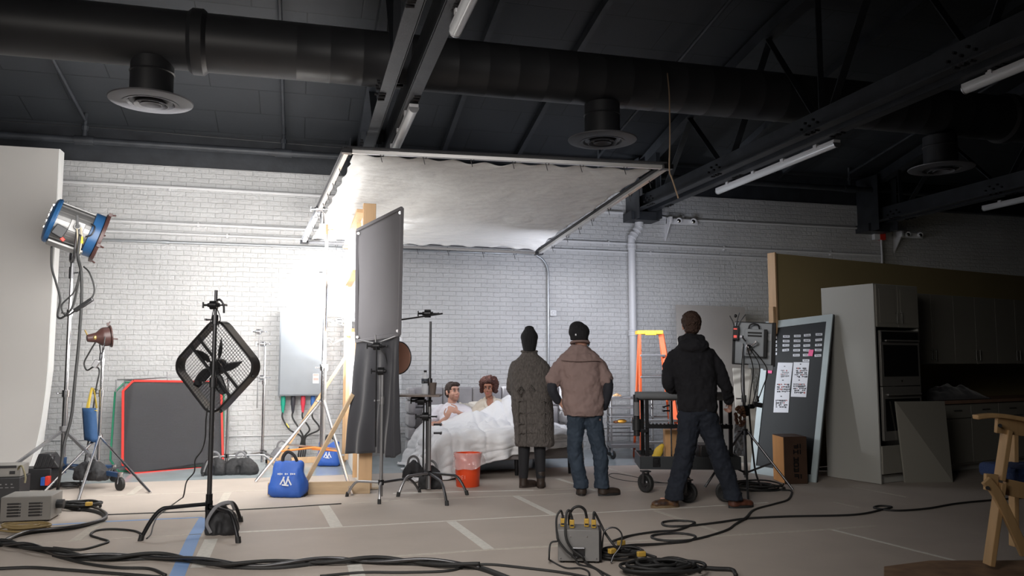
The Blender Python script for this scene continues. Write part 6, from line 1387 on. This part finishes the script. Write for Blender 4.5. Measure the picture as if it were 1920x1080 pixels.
for i in range(7):
    x0 = 1.18 + i * .488; m = MB(K); m.lohi((x0, .40, 1.385), (x0 + .483, .42, 2.295)); dd = m.build('door', doorm, r, bevel=.003)
    hx = x0 + (.44 if i % 2 == 0 else .04); m = MB(K); m.cyl((hx, .375, 1.43), (hx, .375, 1.57), .006, 8); m.cyl((hx, .375, 1.44), (hx, .40, 1.44), .004, 6); m.cyl((hx, .375, 1.56), (hx, .40, 1.56), .004, 6); m.build('door_handle', ovs0, dd)
r = root('base_cabinet', K @ V(2.6, .4, 0), 'row of base cabinets with drawers under the kitchen worktop', 'kitchen cabinet')
m = MB(K); m.lohi((.83, .20, .10), (4.6, .78, .87)); m.lohi((.83, .26, .01), (4.6, .7, .1)); m.build('carcass', cabm, r, smooth=0)
for i in range(6):
    x0 = .84 + i * .62; m = MB(K); m.lohi((x0, .18, .69), (x0 + .61, .20, .865)); dw = m.build('drawer', doorm, r, bevel=.003)
    m = MB(K); m.cyl((x0 + .22, .165, .79), (x0 + .39, .165, .79), .006, 8); m.cyl((x0 + .24, .165, .79), (x0 + .24, .18, .79), .004, 6); m.cyl((x0 + .37, .165, .79), (x0 + .37, .18, .79), .004, 6); m.build('drawer_handle', ovs0, dw)
    m = MB(K); m.lohi((x0, .18, .12), (x0 + .61, .20, .68)); m.build('door', doorm, r, bevel=.003)
m = MB(K); m.lohi((.83, .15, .875), (4.62, .79, .915)); m.build('worktop', mat('brown_worktop', (.28, .17, .12), .45, var=.1), label='long brownish worktop over the base cabinets', cat='worktop', bevel=.004)
m = MB(); cb = V(*W(1848, 748, 10.25)); cb = K @ V((K.inverted() @ cb).x, .42, .915)
def heap(s, t):
    a = (s - .5) * 2; b = (t - .5) * 2; e = max(0, 1 - a * a) * max(0, 1 - b * b); h = .17 * e ** .7 * (1 + .35 * noise.noise(V(a * 3, b * 2, 4))) + .03 * noise.noise(V(a * 7, b * 5, 1)) * e
    return cb + dk * (a * .62) + nk * (b * .2) + UP * (.008 + h)
m.grid(heap, 50, 20); m.build('black_cloth', cloth_blk, label='heap of black cloth lying on the kitchen worktop', cat='cloth', smooth=180, solid=.01)
m = MB(); Q = [G(1698, 906) + UP * .006, G(1787, 905) + UP * .006, W(1771, 752, 9.72), W(1680, 753, 9.40)]
m.prism(Q, nk * .02); m.build('white_board', doorm, label='pale panel leaning against the lower oven and base cabinets', cat='panel', smooth=0)

# ================================================================== CHAIR AND PLATFORM (right foreground)
g1 = G(1862, 1066, .15)
r = root('platform', G(1800, 1075), 'low wooden platform at the bottom right edge under the chair', 'platform')
m = MB(); q = [G(1657, 1058, .16), G(1742, 1047, .16), G(2100, 1046, .16), G(2200, 1130, .16), G(1656, 1130, .16)]
q0 = [V(p.x, p.y, .003) for p in q]; m.prism(q0, (0, 0, .145)); m.build('platform_body', mat('brown_ply_platform', (.30, .19, .11), .7, col2=(.18, .11, .07), scale=9), r, bevel=.004)
zc = depth(G(1862, 1066, .15)); cz = .15
def cw(u, v, dz=0): return W(u, v, zc + dz)
r = root('director_chair', V(cw(1870, 1000).x, cw(1870, 1000).y, .15), 'folding beech wood armchair with a blue seat, cut by the right edge', 'chair')
m = MB(); pts = [cw(1828, 782), cw(1862, 779), cw(1900, 783), cw(1960, 795), cw(2040, 815, .1)]
sp = smooth_path(pts, 5); 
m.sweep(sp, .065, .028)
m.build('armrest', chairwood, r, bevel=.006)
m = MB(); m.bar(cw(1867, 796), cw(1990, 812, .05), .028, .10); m.build('arm_rail', chairwood, r, bevel=.004)
m = MB(); m.bar(cw(1888, 806, .02), cw(1874, 900, .02), .03, .085, up=Fh); m.build('arm_post', chairwood, r, bevel=.004)
m = MB(); m.bar(cw(1876, 905, .0), V(cw(1851, 1000).x, cw(1851, 1000).y, .17), .032, .085, up=Fh); m.build('leg', chairwood, r, bevel=.004)
m = MB(); sp = smooth_path([cw(1848, 900, -.04), cw(1868, 925, -.04), cw(1893, 975, -.04), cw(1922, 1040, -.04)], 4)
m.sweep(sp, .06, .028, up=Fh)
m.build('leg', chairwood, r, 'curved crossing leg', bevel=.004)
m = MB(); m.bar(cw(1846, 903, -.0), cw(1870, 905, -.0), .03, .10, up=UP); m.bar(cw(1882, 912, .02), cw(1990, 935, .05), .03, .10); m.build('seat_rail', chairwood, r, bevel=.004)
m = MB(); c = cw(1992, 895, .12); T = LF(c); m.lohi((-.33, -.12, -.045), (.35, .42, .045)); 
m2 = MB(T); m2.lohi((-.30, .0, -.045), (.35, .42, .05)); m2.build('seat_cushion', mat('blue_seat_cloth', (.02, .045, .14), .9, bump=.5, bscale=40), r, bevel=.03)
m = MB()
for p in ((1875, 798), (1852, 915)): m.cyl(cw(*p, -.03), cw(*p, -.065), .012, 12)
m.build_each('bolt', black, r)
m = MB(); m.bar(cw(1868, 798, .50), cw(1990, 812, .55), .028, .10); m.bar(cw(1900, 806, .52), V(cw(1900, 1000, .5).x, cw(1900, 1000, .5).y, .17), .032, .07, up=Fh); m.build('far_side_frame', chairwood, r, bevel=.004)

# ================================================================== DISTRIBUTION BOX AND CABLES
gd = G(1086, 1052); T = LF(gd, radians(-4)); bxm = mat('grey_box_enamel', (.20, .195, .19), .5, var=.08)
r = root('distribution_box', gd, 'grey metal power distribution box with yellow plugs on top, on the floor', 'power box')
m = MB(T); m.lohi((-.15, -.09, .02), (.14, .12, .235)); m.build('box_body', bxm, r, bevel=.004)
m = MB(T); m.lohi((.141, -.085, .025), (.158, .115, .23)); m.build('side_frame', black, r, bevel=.003)
m = MB(T); m.tube([V(-.055, -.092, .115), V(-.055, -.115, .115), V(.035, -.115, .115), V(.035, -.092, .115), V(.035, -.092, .06), V(.035, -.10, .05), V(-.055, -.10, .05), V(-.055, -.092, .06)], .005, 6); m.lohi((-.045, -.096, .055), (.03, -.09, .11)); m.build('handle_plate', dsteel, r)
m = MB(T)
for x, z in ((-.06, .19), (.055, .19), (.12, .04), (-.13, .04)): m.cyl((x, -.094, z), (x, -.089, z), .005, 8)
m.build_each('screw', chrome, r)
m = MB(T)
for x, y in ((-.12, -.06), (.12, -.06), (-.12, .09), (.12, .09)): m.cyl((x, y, 0), (x, y, .021), .015, 12)
m.build_each('rubber_foot', rubber, r)
yel = mat('yellow_connector', (.48, .30, .05), .5)
for i, (x, y) in enumerate(((-.115, .02), (-.05, -.03), (.055, .02), (.105, -.02))):
    r2 = root('yellow_connector', T @ V(x, y, .236), ['leftmost', 'second', 'third', 'rightmost'][i] + ' yellow and black plug of the four on top of the grey power box', 'plug')
    m = MB(T); m.lohi((x - .017, y - .016, .237), (x + .017, y + .016, .295)); m.build('plug_body', yel, r2, bevel=.005)
    m = MB(T); m.lohi((x - .012, y - .018, .25), (x + .012, y - .0155, .262)); m.cyl((x, y, .295), (x, y, .318), .011, 10, .008); m.build('strain_relief', black_pl, r2, bevel=.002)
fl_ = lambda u, v, h=.012: G(u, v) + UP * h
tl = lambda x, y, z: T @ V(x, y, z)
cable('extension_cable', [tl(-.115, .02, .31), tl(-.13, 0, .35), tl(-.16, -.02, .30), tl(-.155, -.11, .20), tl(-.14, -.12, .16), tl(-.09, -.13, .10), tl(-.03, -.13, .05), tl(.0, -.15, .012), fl_(1120, 1072), fl_(1150, 1110)], .008, 'black cord arching off the leftmost plug of the grey power box')
cable('extension_cable', [tl(-.05, -.03, .31), tl(-.07, -.04, .36), tl(-.09, -.06, .33), tl(-.095, -.115, .2), tl(-.05, -.12, .11), tl(.02, -.13, .06), tl(.07, -.16, .012), fl_(1190, 1110)], .009, 'black cord hanging down the front of the grey power box')
cable('extension_cable', [tl(.055, .02, .31), tl(.04, .0, .36), tl(.0, -.02, .385), tl(-.05, -.02, .36), tl(-.07, .06, .26), tl(-.02, .16, .05), tl(.1, .2, .014)], .010, 'thick black cord looping over the grey power box from the third plug')
cable('extension_cable', [tl(.105, -.02, .31), tl(.11, -.02, .345), tl(.15, 0, .27), tl(.2, -.02, .18), tl(.28, -.02, .09), fl_(1180, 1035, .02), fl_(1230, 1050, .02)], .009, 'black cord running off the rightmost plug down to the floor')
cable('extension_cable', [tl(-.15, -.13, .165), tl(-.2, -.14, .15), tl(-.21, -.16, .06), fl_(1032, 1054), fl_(1060, 1068), fl_(1090, 1069), fl_(1105, 1080), fl_(1095, 1112)], .0065, 'thin black cord hanging left of the grey power box onto the floor')
cable('extension_cable', [tl(.16, -.05, .10), tl(.18, -.05, .22), tl(.25, -.04, .245), tl(.30, -.04, .2), tl(.29, -.05, .12), tl(.24, -.08, .06), tl(.22, -.1, .014)], .006, 'thin grey cord making a tall loop at the right of the power box', mt=dsteel)
def coil_thing(u, v, R0, turns, rad, lab, fl=.8, seed=1, mt=None):
    c = G(u, v); r = root('cable_coil', c, lab, 'cable coil'); coil(r, c, R0, turns, rad, mt or rubber, fl, seed); return r
coil_thing(1165, 1048, .16, 6, .009, 'small coil of black cable with yellow ends right beside the power box', .8, 4)
m = MB(); 
for u, v in ((1148, 1056), (1165, 1040)): m.box(G(u, v) + UP * .085, (.06, .035, .035), R=Matrix.Rotation(.4, 3, 'Z'))
m.build('yellow_connectors', yel, label='two yellow cable connectors lying on the small coil beside the power box', cat='connector', bevel=.006)
coil_thing(1240, 1078, .27, 6, .011, 'big coil of thick black cable at the bottom edge right of the power box', .62, 7)
coil_thing(1262, 1074, .17, 4, .013, 'inner coil of black cable in the middle of the big coil', .8, 8)
m = MB(); m.box(G(1203, 1076) + UP * .13, (.06, .03, .035)); m.build('yellow_connector', yel, label='yellow cable connector on the big coil at the bottom edge', cat='connector', bevel=.006)
cable('power_cable', [fl_(1290, 1068, .02), fl_(1340, 1072, .02), fl_(1372, 1074, .02), fl_(1380, 1084, .02)], .015, 'thick black cable end leaving the big coil to the right')
cable('power_cable', [fl_(1150, 1022, .03), fl_(1180, 1008), fl_(1230, 1000), fl_(1270, 997), fl_(1300, 985), fl_(1298, 981), fl_(1270, 979), fl_(1243, 982), fl_(1250, 989), fl_(1290, 989), fl_(1350, 982), fl_(1400, 975), fl_(1480, 971), fl_(1600, 968), fl_(1655, 958), fl_(1672, 953), fl_(1650, 951), fl_(1640, 955), fl_(1680, 960), fl_(1740, 956), fl_(1800, 946), fl_(1900, 937), fl_(2000, 930)], .011, 'black cable from the power box running across to the chair, with a small loop')
cable('power_cable', [fl_(1150, 1040, .05), fl_(1185, 1030, .03), fl_(1240, 1023), fl_(1290, 1018), fl_(1303, 1008), fl_(1270, 1003), fl_(1228, 1006), fl_(1224, 1012), fl_(1250, 1017), fl_(1300, 1015), fl_(1360, 998), fl_(1380, 985), fl_(1405, 973, .03)], .011, 'black cable from the power box with one round loop, nearer of the two')

# left foreground cables
cable('power_cable', [fl_(-60, 1005), fl_(0, 1022), fl_(60, 1032), fl_(120, 1045), fl_(160, 1052), fl_(240, 1052), fl_(300, 1051), fl_(380, 1058), fl_(440, 1067), fl_(520, 1068), fl_(600, 1060), fl_(660, 1057), fl_(740, 1059), fl_(830, 1064), fl_(900, 1070), fl_(990, 1105)], .024, 'thickest black cable bundle running along the bottom of the floor', n=10)
m = MB()
def twist(ph):
    base = smooth_path([fl_(0, 1026, .03), fl_(60, 1036, .03), fl_(160, 1054, .03), fl_(300, 1053, .03), fl_(440, 1069, .03), fl_(600, 1062, .03), fl_(740, 1061, .03), fl_(900, 1072, .03)], 16)
    return [p + Fh * (.035 * sin(i * .28 + ph)) + UP * (.012 * (1 + cos(i * .28 + ph))) for i, p in enumerate(base)]
cable('power_cable', twist(0), .013, 'black cable twisting around the thickest bundle along the bottom', n=2)
cable('power_cable', twist(3.1), .012, 'second thinner cable wound on the thickest bundle along the bottom', mt=dsteel, n=2)
cable('power_cable', [fl_(-40, 1072), fl_(0, 1070), fl_(60, 1068), fl_(120, 1072), fl_(200, 1078), fl_(300, 1086)], .013, 'black cable nearest the bottom left corner')
cable('power_cable', [fl_(100, 1045), fl_(160, 1060), fl_(220, 1068), fl_(280, 1070), fl_(310, 1082)], .012, 'black cable branching from the bundle to the bottom edge at left')
cable('power_cable', [fl_(600, 1084), fl_(680, 1077), fl_(760, 1077), fl_(840, 1074), fl_(880, 1064), fl_(920, 1062), fl_(980, 1068), fl_(1060, 1078), fl_(1140, 1094)], .010, 'thin black cable curving along the bottom edge left of the power box')
cable('power_cable', [fl_(100, 1030), fl_(150, 1034), fl_(190, 1024), fl_(203, 1018), fl_(185, 1012), fl_(170, 1006), fl_(180, 998), fl_(210, 995), fl_(250, 998), fl_(267, 1005)], .010, 'thin black cable making an S toward the fan stand foot')
cable('power_cable', [fl_(-40, 1030), fl_(0, 1026), fl_(20, 1012), fl_(60, 1002), fl_(130, 995), fl_(175, 984), fl_(196, 975), fl_(190, 966), fl_(165, 960), fl_(140, 958), fl_(120, 950), fl_(105, 940)], .022, 'thick cable group sweeping round the tripod stand and back left')
cable('power_cable', [fl_(-40, 1036), fl_(10, 1022, .04), fl_(50, 1006, .04), fl_(120, 998, .04), fl_(180, 986, .04), fl_(200, 974, .04), fl_(184, 962, .04), fl_(150, 954, .04), fl_(110, 948, .03)], .011, 'grey cable lying on top of the thick cable group at left', mt=dsteel)
cable('thin_cable', [fl_(196, 967, .006), fl_(300, 963, .006), fl_(384, 960, .006), fl_(480, 956, .006), fl_(640, 946, .006)], .008, 'straight thin dark cable across the paper behind the fan stand')
coil_thing(128, 915, .18, 5, .008, 'loose coil of thin black cable at the foot of the tripod stand', .8, 12)
coil_thing(150, 955, .22, 5, .011, 'coil of thick black cable in front of the tripod stand', .6, 13)
coil_thing(48, 997, .22, 6, .008, 'coil of tan cord lying in front of the silver power box', .5, 14, mat('tan_cord', (.30, .22, .10), .7))
m = MB(); m.box(G(166, 960) + UP * .075, (.06, .035, .035)); m.build('yellow_connector', yel, label='yellow connector in the black coil in front of the tripod stand', cat='connector', bevel=.006)

# ================================================================== BALLASTS (left edge)
gb_ = G(60, 976); T = LF(gb_, radians(14)); balm = mat('grey_ballast_enamel', (.24, .23, .215), .45, .2)
r = root('power_ballast', gb_, 'silver grey ventilated ballast box on the floor at the left edge', 'power box')
m = MB(T); m.lohi((-.22, -.12, .02), (.18, .22, .23)); m.build('case', balm, r, bevel=.006)
m = MB(T)
for cx in (-.12, .05):
    for k in range(5): m.box((cx, -.123, .17 - k * .026), (.09, .01, .012), R=Matrix.Rotation(.5, 3, 'X')); m.ell((cx + .055, -.122, .17 - k * .026), (.008, .006, .008), 8, 6)
m.build_each('louvre', dsteel, r)
m = MB(T); m.lohi((-.24, -.10, .03), (-.221, .2, .21)); m.lohi((-.5, -.06, .02), (-.245, .18, .15)); m.build('front_panel', black_pl, r, bevel=.005)
m = MB(T); m.lohi((-.30, -.065, .152), (-.25, -.02, .175)); m.build('orange_switch', mat('orange_glow', (.9, .16, .03), .4, emit=((1, .2, .05), .6)), r, bevel=.004)
m = MB(T); m.lohi((-.36, -.068, .05), (-.27, -.06, .10)); m.build('yellow_label', mat('amber_label', (.55, .33, .05), .5), r, smooth=0)
m = MB(T); m.cyl((.18, .05, .13), (.24, .05, .13), .04, 16); m.build('cable_connector', black_pl, r)
m = MB(T)
for x in (-.18, .14): m.cyl((x, -.08, 0), (x, -.08, .021), .02, 12); m.cyl((x, .18, 0), (x, .18, .021), .02, 12)
m.build_each('rubber_foot', rubber, r)
g = G(12, 940); T = LF(g, radians(14))
r = root('power_ballast', g, 'black ballast with a red light at the left edge behind the silver one', 'power box')
m = MB(T); m.lohi((-.35, -.12, .003), (.15, .2, .25)); m.build('case', black_pl, r, bevel=.008)
m = MB(T); m.ell((-.10, -.122, .13), (.014, .006, .014)); m.build('red_lamp', mat('red_glow', (1, .05, .03), .4, emit=((1, .04, .03), 2.0)), r)
m = MB(T); 
for k in range(4): m.lohi((-.08 + k * .05, -.124, .18), (-.065 + k * .05, -.119, .19)); m.lohi((-.08 + k * .05, -.124, .15), (-.05 + k * .05, -.119, .156))
m.build('panel_marks', steel, r, smooth=0)
m = MB(T); m.tube(smooth_path([V(.1, -.06, .25), V(.12, -.08, .34), V(.17, -.14, .36), V(.21, -.16, .26), V(.21, -.17, .2)]), .010, 8); m.build('handle_cable', mat('olive_cable', (.16, .14, .08), .6), r)
g = g + UP * .252; T = LF(g, radians(14)) 
r = root('power_ballast', g, 'slim grey control box stacked on the black ballast at the left edge', 'power box')
m = MB(T); m.lohi((-.35, -.08, .0), (.14, .16, .12)); m.build('case', balm, r, bevel=.006)
m = MB(T); m.lohi((-.35, -.084, .09), (.10, -.08, .115)); m.lohi((.04, -.084, .03), (.09, -.08, .06)); m.build('dark_panel', black_pl, r, smooth=0)
g = G(40, 918) + Rh * .10; T = LF(g, radians(10))
r = root('ventilated_box', g, 'black finned box behind the ballasts at the left edge', 'power box')
m = MB(T); m.lohi((-.15, -.1, .003), (.24, .15, .24)); m.prism([V(.05, -.1, .24), V(.32, -.1, .24), V(.22, -.1, .40), V(.10, -.1, .40)], (0, .2, 0)); m.build('case', black_pl, r, bevel=.01)
m = MB(T)
for k in range(5): m.box((.10 + k * .04, -.105, .32), (.012, .012, .12), R=Matrix.Rotation(.25, 3, 'Y'))
m.build('fins', dsteel, r)
m = MB(T); m.lohi((.2, -.16, .06), (.245, -.101, .16)); m.build('red_plug', red_m, r, bevel=.006)
m = MB(T); m.lohi((.155, -.16, .06), (.199, -.101, .15)); m.build('blue_plug', blue_bag, r, bevel=.006)
